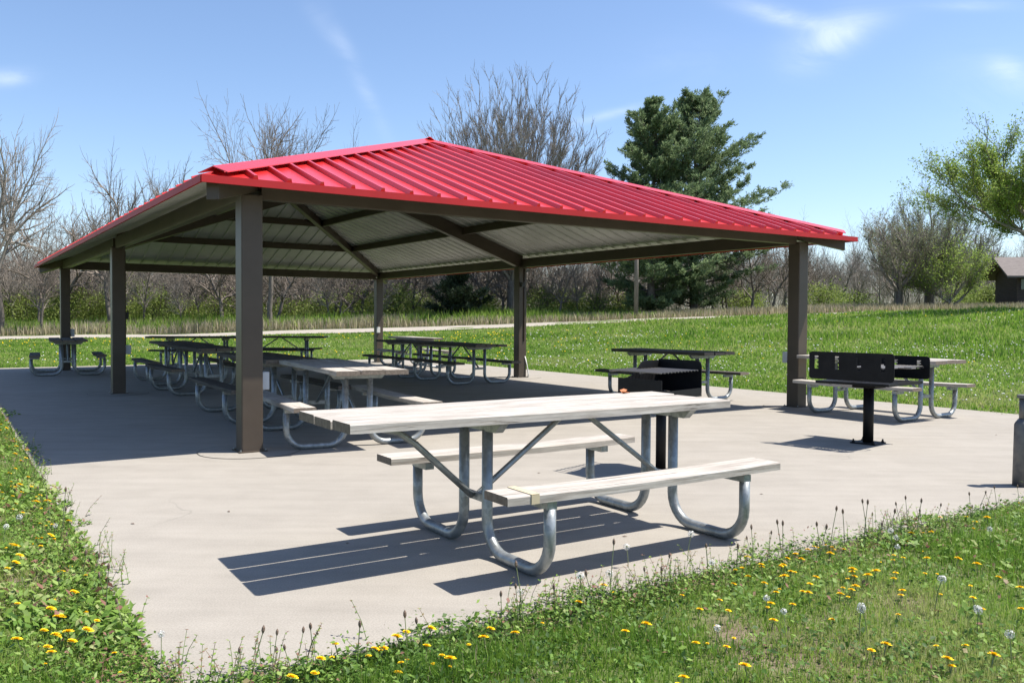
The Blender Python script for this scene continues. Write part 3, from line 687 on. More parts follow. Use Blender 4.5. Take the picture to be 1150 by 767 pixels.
y = 60; build_tree('bare_tree', tree_meshes('spread', height_for(200, 178, y), .22, 61, trunk_len=6, spread=8), at(196, y), .5, 'pale bare tree just above the left eave', 'tree', None)
y = 56; build_tree('budding_tree', vase_tree(height_for(1045, 212, y), 3.9, 71, zf=2.2, nl=15, tr=.34, leaves=.35, leaf_size=.08, leaf_mat='pale_leaves', dome=.8, low=.72, tl=.85, nt=1), at(1043, y), 2, 'budding tree with thick forked trunk in the meadow, right one of two', 'tree', None)
y = 54; build_tree('budding_tree', vase_tree(height_for(1000, 236, y), 2.9, 76, zf=2.2, nl=11, tr=.24, leaves=.3, leaf_size=.07, leaf_mat='pale_leaves', dome=.8, low=.7, tl=.85, nt=1), at(1009, y), 1, 'budding tree leaning left in the meadow, left one of two', 'tree', None)
y = 37; build_tree('leafing_tree', vase_tree(height_for(1150, 130, y), 5.0, 91, zf=3.0, nl=19, tr=.28, leaves=3, leaf_size=.075, leaf_mat='spring_leaves', dome=.80, low=.62, nt=1), at(1186, y), 2, 'fresh green leafing tree at the right edge above the brown shed', 'tree', None)
y = 53; build_tree('leafing_tree', vase_tree(height_for(1072, 270, y), 2.1, 93, zf=1.0, nl=9, tr=.11, leaves=.7, leaf_size=.085, leaf_mat='spring_leaves', dome=.6, low=.45, tl=.9, nt=1), at(1066, y), 2, 'low bright green young tree between the budding trees and the shed', 'tree', None)

# pines
def pine(px, y, topy, seed, spreadR, label, low=.05, lean=None, mt='pine_needles', cat='pine tree', name='pine_tree'):
    h = height_for(px, topy, y); rnd = random.Random(seed); root = empty(name, at(px, y), 0, label, cat)
    mb = MB(); P = [(rnd.uniform(-.05, .05)*k, rnd.uniform(-.05, .05)*k, h*k/7-.1) for k in range(8)]
    mb.tube(P, [.30*(1-k/7.5) for k in range(8)], 8); mb.build('trunk', 'bark_grey', root, smooth=True)
    tb = TreeB(); cen = []; dd_ = []
    z = h*low
    while z < h*.985:
        f = z/h; nb = 5 if f < .9 else 4
        for k in range(nb):
            az = rnd.uniform(0, 6.283); prof = min(1, (1-f)**.62*1.25+.04)*(.82+.18*math.sin(z*2.1+seed))*(1 if f > .18 else .72+f*1.4)
            ln = spreadR*prof*rnd.uniform(.5, 1.18)
            if lean and abs(az-lean[0]) < .5 and lean[1] < f < lean[2]: ln *= lean[3]
            if rnd.random() < .10: ln *= .45
            p = Vector((0, 0, z)); el = .08+.62*f+rnd.uniform(-.12, .16); d = Vector((math.cos(az)*math.cos(el), math.sin(az)*math.cos(el), math.sin(el)))
            ns = 6; q = p
            for s_ in range(ns):
                d = (d+Vector((rnd.gauss(0, .06), rnd.gauss(0, .06), .035))).normalized(); q2 = q+d*ln/ns; tb.seg(q, q2, max(.055*(1-s_/ns)*(1-f*.5), .012), max(.055*(1-(s_+1)/ns)*(1-f*.5), .01), 3)
                if s_ >= 1:
                    for j in range(3 if s_ < 4 else 4):
                        sd = Vector((-d.y, d.x, .15)).normalized()*rnd.choice((-1, 1)); tl = ln*.22*rnd.uniform(.4, 1.1)*(1.2-s_/ns*.5)
                        e_ = q2+(sd+d*.8).normalized()*tl; tb.seg(q2, e_, .012, .008, 3)
                        m_ = max(1, int(tl/.28))
                        for u in range(m_+1): cen.append(tuple(q2+(e_-q2)*(u+.6)/(m_+1)+Vector((0, 0, .03)))); dd_.append(tuple((e_-q2).normalized()+Vector((0, 0, .25))))
                q = q2
            cen.append(tuple(q)); dd_.append(tuple(d))
        z += rnd.uniform(.22, .38)
    for k in range(10): cen.append((rnd.uniform(-.1, .1), rnd.uniform(-.1, .1), h-k*.09)); dd_.append((rnd.uniform(-.5, .5), rnd.uniform(-.5, .5), 1))
    br = np_mesh('branches', np.array([tuple(p) for p in tb.V]), np.array(tb.F), tb.S, 'bark_grey', parent=root)
    V_, F2, S_, t_ = needle_cloud(np.array(cen), np.array(dd_), 16, seed)
    np_mesh('needles', V_, F2, S_, mt, t_, root)
    print(name, len(cen)); return root
pine(731, 55, 118, 3, 4.6, 'left one of two dark green pines, rounded top, behind the roof slope', .04)
pine(779, 57, 110, 8, 6.2, 'taller right pine with a long branch sweeping out to the right', .04, lean=(.1, .36, .60, 1.12))
pine(512, 53, 299, 12, 2.0, 'low dark cedar seen under the roof left of the middle right column', .02, mt='cedar_needles', cat='cedar', name='cedar_tree')

# woodland
wood_src = []
WS = [('slim', 9, .13, 'twig_pale'), ('slim', 8, .10, 'twig_pale'), ('crook', 8, .13, 'twig_brown'), ('slim', 10, .15, 'twig_pale'), ('crook', 7, .10, 'twig_brown')]
rw = random.Random(5); k = 0
lab = ['slender dark bare tree in the woods behind the path', 'slender pale bare tree in the woods behind the path', 'crooked dark bare tree in the woods behind the path', 'tall pale bare tree in the woods behind the path', 'low crooked bare tree in the woods behind the path']
for row, (y0, y1, n) in enumerate(((54, 59, 70), (60, 68, 90), (69, 80, 100))):
    for i_ in range(n):
        px = -120+(1390*(i_+rw.uniform(.1, .9))/n); y = rw.uniform(y0, y1)
        if px > 870: y += 14
        if row == 0 and 690 < px < 800: continue
        j = rw.randrange(5); want = height_for(px, 276+rw.uniform(-40, 26)-(18 if px < 450 else 0), y); 
        want = max(4.5, want)
        if len(wood_src) < 5:
            j = len(wood_src); T = tree_meshes(WS[j][0], WS[j][1], WS[j][2], 200+j, twig=WS[j][3], trunk_len=WS[j][1]*(.72 if WS[j][0] == 'slim' else .45))
            wood_src.append(build_tree('woodland_tree', T, at(px, y), rw.uniform(0, 6), lab[j], 'tree', 'bare trees of the woods behind the path', want/WS[j][1]))
        else:
            build_tree('woodland_tree', None, at(px, y), rw.uniform(0, 6), lab[j], 'tree', 'bare trees of the woods behind the path', want/WS[j][1], share=wood_src[j])
# far thicket: dense twigs filling between the trunks
def thicket():
    r = np.random.default_rng(3); n = 65000
    px = r.uniform(-150, 1300, n); y = r.uniform(62, 96, n); y = np.where(px > 870, y+10, y); x = (px-575)/F_*y; z = terrain(x, y)
    hh = (3.9+1.3*fnoise(x, y*.2, .35, 9)+.6*fnoise(x, y*.1, 1.3, 10)); zz = z+r.uniform(0, 1, n)**1.5*hh; ln = r.uniform(.6, 2.2, n); a = r.normal(0, .30, n); b = r.normal(0, .25, n)
    w_ = r.uniform(.006, .016, n)+np.where(r.random(n) < .03, .04, 0)
    p = np.stack([x, y, zz], 1); d = np.stack([np.sin(a), np.sin(b), np.cos(a)], 1)*ln[:, None]; s = np.stack([w_, w_*.3, w_*0], 1)
    V = np.stack([p-s, p+s, p+d+s*.4, p+d-s*.4], 1).reshape(-1, 3)
    o = np_mesh('far_thicket', V, np.arange(n*4), np.full(n, 4), 'twig_pale'); tag(o, 'grey brown mass of bare undergrowth deep in the woods', 'thicket', kind='stuff')
thicket()
# bushes
def bush(px, y, wd, h, seed, mt='bush_leaves', label='', n=None):
    r = np.random.default_rng(seed); h *= 1.12; n = n or int(40*wd*h)
    a = r.uniform(0, 6.283, n); rr = np.sqrt(r.uniform(0, 1, n)); zz = r.uniform(0, 1, n)
    rad = np.sqrt(np.clip(1-(zz*.95)**2.2, .03, 1))*wd/2*(1+.25*np.sin(a*3+seed))
    cen = np.stack([np.cos(a)*rr*rad, np.sin(a)*rr*rad, zz*h], 1)
    root = empty('bush', at(px, y), 0, label, 'bush', 'leafing bushes along the edge of the woods')
    V_, F2, S_, t_ = leaf_cloud(cen*np.array([1, 1, .82]), 12, .10, .34, seed); np_mesh('leaves', V_, F2, S_, mt, t_, root)
    mb = MB(); rn = random.Random(seed)
    for k in range(26):
        az = rn.uniform(0, 6.28); q = rn.uniform(.2, .8)*wd/2; mb.tube([(0, 0, -.1), (math.cos(az)*q*.4, math.sin(az)*q*.4, h*.5), (math.cos(az)*q, math.sin(az)*q, h*rn.uniform(.8, 1.25))], [.03, .02, .01], 4)
    mb.build('stems', 'twig_brown', root); return root
BU = [(-30, 52, 4, 3.0), (30, 51, 3.4, 2.3), (75, 52, 3.4, 2.9), (112, 51, 3.0, 2.2), (150, 53, 4.0, 3.3), (178, 52, 2.8, 2.4), (212, 52, 2.6, 1.7), (245, 52, 2.8, 2.0), (285, 53, 3.0, 1.6), (325, 52, 3.0, 1.5), (365, 52, 3.2, 1.8), (400, 52, 3.4, 2.3), (440, 51, 3.6, 2.5), (472, 52, 2.8, 1.8), (540, 53, 3.0, 1.6), (610, 52, 3.0, 2.0), (640, 53, 3.2, 1.8), (672, 52, 2.4, 1.5), (700, 52, 2.6, 1.3), (835, 56, 3.0, 1.6), (925, 60, 3.4, 1.8), (960, 62, 3.0, 1.2), (1108, 56, 3.0, 1.7), (1085, 60, 3.6, 1.6)]
for i_, (px, y, wd, h) in enumerate(BU):
    y += [4.5, 7, 5.5, 9, 6][i_ % 5]; wd *= 1.25
    ords = ['first','second','third','fourth','fifth','sixth','seventh','eighth','ninth','tenth','eleventh','twelfth','thirteenth','fourteenth','fifteenth','sixteenth','seventeenth','eighteenth','nineteenth','twentieth','twenty-first','twenty-second','twenty-third','twenty-fourth']
    rank = sorted(q[0] for q in BU).index(px); sz = 'tall' if h > 2.2 else 'mid-sized' if h > 1.65 else 'low'
    bush(px, y, wd, h, 300+i_, label=f'{sz} yellow green bush, {ords[rank]} from the left along the wood edge')

# utility pole
t = empty('utility_pole', at(714, 50), 0, 'weathered wooden utility pole left of the two pines', 'pole')
mb = MB(); mb.tube([(0, 0, -.3), (0, 0, 7.2)], [.14, .10], 12); mb.build('pole_shaft', 'pole_wood', t, smooth=True)
mb = MB(); mb.beam((-.7, .14, 6.8), (.7, .14, 6.8), .09, .11); mb.build('cross_arm', 'pole_wood', t)
# shed
x, y, z = at(1149, 57); t = empty('brown_shed', (x, y, z), -.12, 'small dark brown shed with shingled gable roof at the right edge', 'shed')
hw, hd, hh = 1.15, 1.6, 2.5
mb = MB(); mb.box(-hw, hw+2.2, -hd, hd, -.2, hh); mb.build('wall', 'shed_brown', t)
mb = MB(); mb.box(-hw-.8, hw+2.8, -hd-.55, 0, 0, .09)
rv = [(-hw-.85, -hd-.6, hh-.25), (hw+3, -hd-.6, hh-.25), (hw+3, .0, hh+1.1), (-hw-.85, .0, hh+1.1), (hw+3, hd+.6, hh-.25), (-hw-.85, hd+.6, hh-.25)]
mb = MB(); mb.add(rv+[(a_, b_, c_-.12) for a_, b_, c_ in rv], [(0,1,2,3), (3,2,4,5), (6,9,8,7), (9,11,10,8), (0,6,7,1), (5,4,10,11), (0,3,9,6), (3,5,11,9), (1,7,8,2), (2,8,10,4)]); mb.build('roof', 'shingle', t)
mb = MB(); mb.prism([(-hw+.01, -hd+.02, hh), (-hw+.01, hd-.02, hh), (-hw+.01, 0, hh+.9)], (.1, 0, 0)); mb.build('gable', 'shed_brown', t)
mb = MB(); mb.box(-hw+.2, -hw+.62, -hd-.03, -hd+.01, 1.35, 2.1); wnd = mb.build('window', 'shed_brown', t)
mb = MB(); mb.box(-hw+.24, -hw+.58, -hd-.036, -hd-.031, 1.39, 2.06); mb.build('pane', 'window_glass', wnd)

# ------------------------------------------------------------------ grass & weeds
def in_slab(x, y, m_=0.0):
    u, v = to_uv(x, y); return (u > SL[0]-m_) & (u < SL[1]+m_) & (v > SL[2]-m_) & (v < SL[3]+m_)
def blades(x, y, h, w_, tint, name, mt, lean=.35, seed=0, label='', cat='grass', zoff=0):
    r = np.random.default_rng(seed); n = len(x); z = terrain(x, y)+zoff; a = r.uniform(0, 6.283, n); la = r.uniform(0, 6.283, n); le = np.abs(r.normal(0, lean, n))
    p = np.stack([x, y, z-.01], 1); s = np.stack([np.cos(a), np.sin(a), 0*a], 1)*w_[:, None]/2; d = np.stack([np.cos(la), np.sin(la), 0*la], 1)*(le*h)[:, None]
    up = np.zeros((n, 3)); up[:, 2] = h*np.sqrt(np.clip(1-np.minimum(le, .95)**2, .1, 1))
    m1 = p+d*.35+up*.6; tp = p+d+up
    V = np.stack([p-s, p+s, m1+s*.75, m1-s*.75, tp], 1).reshape(-1, 3); o = np.arange(n)[:, None]*5
    F = np.concatenate([o+np.array([[0, 1, 2, 3]]), o+np.array([[3, 2, 4]])], 1).ravel(); S = np.tile([4, 3], n)
    ob = np_mesh(name, V, F, S, mt, np.repeat(np.clip(tint, 0, 1), 5)); tag(ob, label, cat, kind='stuff'); return ob
def sample(n, y0, y1, seed, margin=.72, power=1.0):
    r = np.random.default_rng(seed); y = y0*(y1/y0)**(r.uniform(0, 1, n)**power); x = r.uniform(-1, 1, n)*(margin*y+.4); return x, y, r
# near lawn
x, y, r = sample(450000, 1.9, 9, 1); k = ~in_slab(x, y, -.0); x, y = x[k], y[k]; nn = len(x)
dirt = DIRT(x, y); dark = fnoise(x, y, 1.5, 23)+.5*fnoise(x, y, 4.5, 24); sd = slab_dist(x, y); fine_ = fnoise(x, y, 16, 25)
keep = r.random(nn) < np.clip(.95-2.2*np.clip(dirt-.22, 0, 1)+.35*fine_, .14, 1); x, y, dark, sd, fine_ = x[keep], y[keep], dark[keep], sd[keep], fine_[keep]; nn = len(x)
tuft = np.clip(dark*1.7-.25, 0, 1)*(sd > .25)
h = r.uniform(.022, .058, nn)*(1+.35*fine_)+tuft*r.uniform(.035, .10, nn); t_ = np.clip(.66-.38*np.clip(dark+.1, -1, 1)+.12*fine_+r.normal(0, .15, nn), 0, .9); t_ = np.where(r.random(nn) < .05, r.uniform(.88, 1, nn), t_)
blades(x, y, h, r.uniform(.0022, .0042, nn)*(1+y*.06), t_, 'lawn_grass', 'grass_blades', .6, 2, 'short green lawn grass in the foreground beside the slab')
# mid lawn
x, y, r = sample(400000, 8, 50, 31, power=.8); k = ~in_slab(x, y, .0); x, y = x[k], y[k]
pk = np.abs(y-47-.6*np.sin(x*.06)) < 1.8; x, y = x[~pk | (x > 26)], y[~pk | (x > 26)]; nn = len(x)
u, v = to_uv(x, y); ds = np.hypot(np.maximum(u-SL[1], 0), np.maximum(v-SL[3], 0)); cl = fnoise(x, y, .9, 41); cl2 = fnoise(x, y, .45, 42)
rightness = sstep((x/y+.08)/.25)
tall = np.clip(sstep((ds-6)/6)*rightness*(cl+.45), 0, 1)*(1-sstep((y-44)/4)*0)
h = r.uniform(.035, .065, nn)*(1+y/60)+tall*r.uniform(.04, .26, nn); cl3 = fnoise(x, y, 2.6, 43); t_ = np.clip(.68+.22*cl2-.22*np.clip(cl, -.3, 1)+.16*cl3+r.normal(0, .14, nn), 0, .9)
t_ = np.where((r.random(nn) < .07+.30*np.clip(cl2-.25, 0, 1)*rightness*sstep((ds-8)/8)), r.uniform(.88, 1, nn), t_)
blades(x, y, h, .004+.00115*y*r.uniform(.6, 1.3, nn), t_, 'meadow_grass', 'grass_blades', .45, 3, 'green lawn and taller meadow grass between the slab and the woods')
# rough beyond the path: dry grass and green herbs
x, y, r = sample(70000, 48.6, 60, 51); nn = len(x); cl = fnoise(x, y, .5, 52)
blades(x, y, r.uniform(.3, .8, nn)*(1+.4*cl)*(1-.25*sstep((x+8)/10)), r.uniform(.02, .06, nn), r.uniform(0, 1, nn), 'dry_grass', 'dry_grass', .3, 4, 'strip of straw coloured tall grass behind the path')
x, y, r = sample(60000, 49.5, 66, 54); nn = len(x)
blades(x, y, r.uniform(.3, 1.0, nn)*(1+.5*fnoise(x, y, .6, 55))*(1-.62*sstep((x/y-.02)/.2)), r.uniform(.04, .09, nn), np.clip(r.normal(.7, .15, nn), 0, .86), 'wood_edge_herbs', 'grass_blades', .4, 5, 'bright green herbs and brush along the wood edge')
# broad weed leaves
def leaves_flat(x, y, size, tint, name, mt, seed, label, zmin=.01, zmax=.05):
    r = np.random.default_rng(seed); n = len(x); z = terrain(x, y)+r.uniform(zmin, zmax, n); a = r.uniform(0, 6.283, n); el = r.uniform(-.2, .95, n); ro = r.normal(0, .5, n)
    d = np.stack([np.cos(a)*np.cos(el), np.sin(a)*np.cos(el), np.sin(el)], 1)*size[:, None]; sv = np.stack([-np.sin(a)*np.cos(ro), np.cos(a)*np.cos(ro), np.sin(ro)], 1)*(size*r.uniform(.18, .34, n))[:, None]
    p = np.stack([x, y, z], 1); dn = np.array([0, 0, 1])*(-.12*size)[:, None]
    V = np.stack([p, p+d*.45+sv, p+d+dn, p+d*.45-sv, p+d*.45+dn*.5], 1).reshape(-1, 3); o = np.arange(n)[:, None]*5
    F = np.concatenate([o+np.array([[0, 1, 4]]), o+np.array([[1, 2, 4]]), o+np.array([[2, 3, 4]]), o+np.array([[3, 0, 4]])], 1).ravel()
    ob = np_mesh(name, V, F, np.full(n*4, 3), mt, np.repeat(np.clip(tint, 0, 1), 5)); tag(ob, label, 'weeds', kind='stuff')
def rim_in(x, y): return -.02-.22*np.clip(fnoise(x, y, 2.6, 68)+.7*fnoise(x, y, 9, 69)+.05, 0, 1)
x, y, r = sample(190000, 1.9, 12, 61); sd = slab_dist(x, y); wn = fnoise(x, y, 2.0, 62)+.5*fnoise(x, y, 6, 63)
pr = np.clip(1.15*np.exp(-sd/.45)+.33*(wn > .15)-.5*np.clip(DIRT(x, y)-.1, 0, 1)*3, .04, 1); k = (~in_slab(x, y, rim_in(x, y))) & (r.random(len(x)) < pr); x, y, sd = x[k], y[k], sd[k]; nn = len(x)
patch = np.clip(fnoise(x, y, 1.3, 70)+.4*fnoise(x, y, 5, 71), -1, 1)
leaves_flat(x, y, r.uniform(.011, .033, nn)*(1+y*.03)*(1+.6*(patch > .2)), np.clip(.42+.42*patch+.2*fnoise(x, y, 11, 64)+r.normal(0, .17, nn), 0, .88)+np.where(r.random(nn) < .09, .5, 0), 'weed_leaves', 'weed_leaves', 6, 'low clover and plantain leaves creeping over the slab edge', .006, .04)
x, y, r = sample(90000, 1.9, 11, 65); sd = slab_dist(x, y); edge_h = np.clip(.45+1.2*fnoise(x, y, 2.1, 67), .05, 1.4)
k = (~in_slab(x, y, rim_in(x, y))) & (sd < .26) & (r.random(len(x)) < edge_h*.7); x, y, edge_h = x[k], y[k], edge_h[k]; nn = len(x)
leaves_flat(x, y, r.uniform(.012, .030, nn), np.clip(r.normal(.42, .22, nn), 0, .86)+np.where(r.random(nn) < .18, .5, 0), 'edge_weeds', 'weed_leaves', 8, 'taller leafy weeds with purplish tips along the rim of the slab', .02, .10)
# upright henbit stems with whorls of leaves
def henbit():
    r = np.random.default_rng(77); xx, yy, _ = sample(26000, 1.9, 9, 78); sd = slab_dist(xx, yy); cl = fnoise(xx, yy, 2.1, 67)
    k = (~in_slab(xx, yy, -.10)) & (sd < .22) & (r.random(len(xx)) < np.clip(.15+.9*cl, 0.02, .8)); xx, yy = xx[k][:1500], yy[k][:1500]
    mb = MB(); T = []; rn = random.Random(4)
    def tt(v0, t):
        T.extend([t]*(len(mb.v)-v0))
    for x_, y_ in zip(xx, yy):
        h = rn.uniform(.06, .17); z0 = tz(x_, y_)-.005; dx, dy = rn.gauss(0, .28)*h, rn.gauss(0, .28)*h; v0 = len(mb.v); mb.tube([(x_, y_, z0), (x_+dx*.4, y_+dy*.4, z0+h*.55), (x_+dx, y_+dy, z0+h)], [.0016, .0013, .0009], 3, False); tt(v0, rn.choice((.3, .6, .97)))
        nw = int(h/.022)
        for q in range(1, nw+1):
            f = q/nw; c_ = Vector((x_+dx*f, y_+dy*f, z0+h*f))
            for m_ in range(4 if f > .6 else 2):
                a = rn.uniform(0, 6.283); l_ = rn.uniform(.008, .018)*(1.25-.5*f); e_ = Vector((math.cos(a), math.sin(a), rn.uniform(-.3, .6)))*l_; w_ = Vector((-math.sin(a), math.cos(a), 0))*l_*.38
                v0 = len(mb.v); mb.add([c_, c_+e_*.5+w_, c_+e_, c_+e_*.5-w_], [(0, 1, 2, 3)]); tt(v0, rn.choice((.95, 1, .7, .45)) if f > .7 else rn.uniform(.1, .8))
    me_v = np.array(mb.v); F = np.concatenate([np.array(f) for f in mb.f]); S = [len(f) for f in mb.f]
    tag(np_mesh('henbit_weeds', me_v, F, S, 'weed_leaves', np.array(T)), 'upright purplish henbit weeds standing along the rim of the slab', 'weeds', kind='stuff')
henbit()
r = np.random.default_rng(5); nn = 900; x = 3.97+r.normal(0, .14, nn); y = 6.38+r.normal(0, .07, nn); k = ~in_slab(x, y, -.12); x, y = x[k], y[k]; nn = len(x)
leaves_flat(x, y, r.uniform(.02, .045, nn), np.clip(r.normal(.12, .12, nn), 0, 1), 'pipe_weeds', 'weed_leaves', 12, 'dark leafy weed clump around the foot of the standpipe', .01, .12)
# dirt crumbs / thatch
x, y, r = sample(28000, 1.9, 8, 71); k = ~in_slab(x, y, 0); x, y = x[k], y[k]; k = (fnoise(x, y, 2.3, 21)+.35*fnoise(x, y, 7, 22)) > .05; x, y = x[k], y[k]; nn = len(x)
blades(x, y, r.uniform(.015, .04, nn), r.uniform(.002, .004, nn), r.uniform(.2, 1, nn), 'thatch', 'dry_grass', 1.6, 7, 'dead straw thatch showing between the lawn grass')
# far white clover / yellow specks as stuff
def specks(n, y0, y1, seed, mt, size, cond, name, label):
    x, y, r = sample(n, y0, y1, seed, power=.8); k = (~in_slab(x, y, .1)) & cond(x, y, r); x, y = x[k], y[k]; n = len(x); z = terrain(x, y)+.07+y*.0018+r.uniform(0, .04, n)
    s = size*(1+y/26)*r.uniform(.6, 1.3, n); V = []
    p = np.stack([x, y, z], 1); ax = np.stack([s, 0*s, 0*s], 1); ay = np.stack([0*s, s, 0*s], 1); az = np.stack([0*s, 0*s, s*.8], 1)
    V = np.stack([p-ax, p-ay, p+ax, p+ay, p+az, p-az], 1).reshape(-1, 3); o = np.arange(n)[:, None]*6
    F = np.concatenate([o+np.array([t]) for t in ([0,1,4], [1,2,4], [2,3,4], [3,0,4], [1,0,5], [2,1,5], [3,2,5], [0,3,5])], 1).ravel()
    tag(np_mesh(name, V, F, np.full(n*8, 3), mt), label, 'flowers', kind='stuff')
specks(8500, 11, 42, 81, 'seed_white', .011, lambda x, y, r: (r.random(len(x)) < np.clip(.55+.8*fnoise(x, y, .5, 82)-.02*(y-12), 0, 1)*np.where(x/y > -.05, 1, .35)), 'clover_blossom', 'white clover and seed heads dotted over the lawn behind the slab')
specks(4200, 12, 42, 83, 'dandelion_yellow', .012, lambda x, y, r: (r.random(len(x)) < np.clip(.35+.9*fnoise(x, y, .3, 84), 0, 1)*np.where(x/y < .02, 1, .25)), 'far_dandelions', 'yellow dandelions dotted over the lawn behind the slab')

# individual dandelions
def dandelion_mesh(seed, h, rad):
    rn = random.Random(seed); mb = MB(); dx, dy = rn.uniform(-.3, .3)*h, rn.uniform(-.3, .3)*h
    mb.cur = 1; mb.tube([(0, 0, 0), (dx*.4, dy*.4, h*.6), (dx, dy, h)], [.0022, .002, .0025], 5); mb.cur = 0
    tx, ty = rn.uniform(-.5, .2), rn.uniform(-.8, .1)
    for ring, (nr, el, ln) in enumerate(((15, .12, 1), (13, .45, .85), (9, .85, .62), (5, 1.25, .42))):
        for k in range(nr):
            a = 6.283*k/nr+ring*.3; c_, s_ = math.cos(a), math.sin(a); w_ = rad*.17; z_ = lambda t: h+.003+rad*t*ln*math.sin(el)+(c_*tx+s_*ty)*rad*t*ln*.4
            r0, r1 = .1*rad, rad*ln*math.cos(el)
            mb.add([(dx+c_*r0-s_*w_*.5, dy+s_*r0+c_*w_*.5, z_(.1)), (dx+c_*r0+s_*w_*.5, dy+s_*r0-c_*w_*.5, z_(.1)), (dx+c_*r1+s_*w_, dy+s_*r1-c_*w_, z_(1)), (dx+c_*r1-s_*w_, dy+s_*r1+c_*w_, z_(1))], [(0, 1, 2, 3)])
    return mb
def seed_mesh(seed, h, rad):
    rn = random.Random(seed); mb = MB(); dx, dy = rn.uniform(-.15, .15)*h, rn.uniform(-.15, .15)*h
    mb.cur = 1; mb.tube([(0, 0, 0), (dx*.4, dy*.4, h*.6), (dx, dy, h)], [.002, .0018, .0018], 5); mb.tube([(dx, dy, h-.004), (dx, dy, h+.004)], .005, 6); mb.cur = 0
    for k in range(90):
        v = Vector((rn.gauss(0, 1), rn.gauss(0, 1), rn.gauss(0, 1))).normalized(); c_ = Vector((dx, dy, h)); e_ = c_+v*rad; o = v.orthogonal().normalized()*.0024; o2 = v.cross(o)
        mb.add([e_+o, e_+o2, e_-o, e_-o2], [(0, 1, 2, 3)]); q = o*.07; mb.add([c_+q, c_-q, e_-q, e_+q], [(0, 1, 2, 3)])
    return mb
def stalk_mesh(seed, h):
    rn = random.Random(seed); mb = MB(); dx, dy = rn.uniform(-.25, .25)*h, rn.uniform(-.25, .25)*h
    mb.cur = 1; mb.tube([(0, 0, 0), (dx*.5, dy*.5, h*.6), (dx, dy, h)], [.0022, .0018, .0016], 5); mb.cur = 0
    mb.tube([(dx, dy, h-.004), (dx*1.02, dy*1.02, h+.006), (dx*1.05, dy*1.05, h+.016), (dx*1.07, dy*1.07, h+.024)], [.002, .006, .0055, .001], 6); return mb
def place(src_list, pts, name, label_fn, cat, group):
    first = {}
    for i_, (x, y) in enumerate(pts):
        j = i_ % len(src_list); 
        if j not in first: o = src_list[j].build(name, NAMES_M); first[j] = o
        else: o = first[j].copy(); col.objects.link(o)
        o.location = (x, y, tz(x, y)-.004); o.rotation_euler = (0, 0, RNG.uniform(0, 6.28) if name != 'dandelion' else RNG.uniform(-.6, .6)); s_ = RNG.uniform(.8, 1.15); o.scale = (s_,)*3; tag(o, label_fn(x, y), cat, group(x, y) if callable(group) else group)
def gp(px, py, z=.06):     # pixel -> ground point on the near lawn
    f = 957.45; cpp, spp = math.cos(-.0261), math.sin(-.0261); fw = np.array([0, cpp, spp]); up = np.array([0, -spp, cpp]); r0 = np.array([1., 0, 0]); cr, sr = math.cos(.0057), math.sin(.0057)
    rr = cr*r0+sr*up; uu = -sr*r0+cr*up; d = fw+(px-575)/f*rr-(py-383.5)/f*uu; t = (z-1.2575)/d[2]; return float(d[0]*t), float(d[1]*t)
side = lambda x, y: 'left' if x < -1.1 else 'right'
yel = [(51,717),(52,736),(92,706),(110,693),(80,708),(65,707),(134,748),(78,712),(98,641),(60,690),(17,608),(22,612),(5,609),(9,529),(40,598),(46,583),(52,600),(62,602),(80,583),(51,584),(24,571),(23,548),(14,538),(15,523),(30,515),(20,510),(9,497),(28,503),(16,492),(8,486),(5,480),(2,475),(12,470),(20,500),(34,540),(3,556),(12,566),(36,558),
 (322,758),(357,756),(366,737),(371,731),(412,730),(445,745),(460,732),(480,701),(459,710),(545,714),(526,716),(577,707),(549,698),(610,694),(676,657),(692,661),(653,673),(795,714),(814,721),(760,763),(878,655),(906,613),(916,611),(883,632),(893,636),(900,660),(935,610),(950,612),(840,643),(836,637),(879,648),(989,623),(957,638),(958,640),(949,657),(960,658),(1016,623),(1040,624),(1056,660),(1011,663),(934,690),(1012,687),(992,724),(982,733),(1098,632),(1096,548),(1145,560),(1110,550),(1068,568),(1022,596),(1120,640),(1092,566),(1052,572),(1073,625),(1008,642),(973,646),(952,664),(1146,680),(1102,676),(872,770),(766,760),(640,768),(704,705),(862,676),(1013,660),(864,672),(1060,570),(1128,552)]
NAMES_M = ['dandelion_yellow', 'stem_green']
rq = random.Random(17)
for cx_, cy_, sx_, sy_, n_ in ((30, 560, 26, 60, 34), (60, 690, 45, 45, 16), (930, 640, 110, 45, 34), (1050, 580, 60, 25, 14), (470, 725, 90, 22, 12), (1090, 700, 50, 45, 8), (780, 700, 90, 40, 8), (12, 470, 10, 18, 14)):
    for _ in range(n_): yel.append((cx_+rq.gauss(0, sx_*.6), cy_+rq.gauss(0, sy_*.6)))
yel = [q for q in yel if q[1] > 455]
yp = [gp(a, b, .05) for a, b in yel]
place([dandelion_mesh(k, .035+.008*(k % 5), (.017, .011, .019, .014, .021, .009, .016)[k]) for k in range(7)], [p for p in yp if not in_slab(np.array(p[0]), np.array(p[1]), -.02)], 'dandelion', lambda x, y: 'yellow dandelion in bloom in the lawn '+('left of the slab' if side(x, y) == 'left' else 'in front of the slab'), 'dandelion', lambda x, y: 'dandelions blooming '+('left of the slab' if side(x, y) == 'left' else 'in front of the slab'))
white = [(24,570),(3,584),(584,656),(655,652),(687,632),(706,608),(772,602),(802,630),(862,655),(805,690),(883,680),(1003,597),(1006,590),(965,680),(975,680),(1113,593),(1010,600),(1098,676),(1105,680),(181,708),(60,576),(1137,707),(1050,652)]
NAMES_M = ['seed_white', 'stem_green']
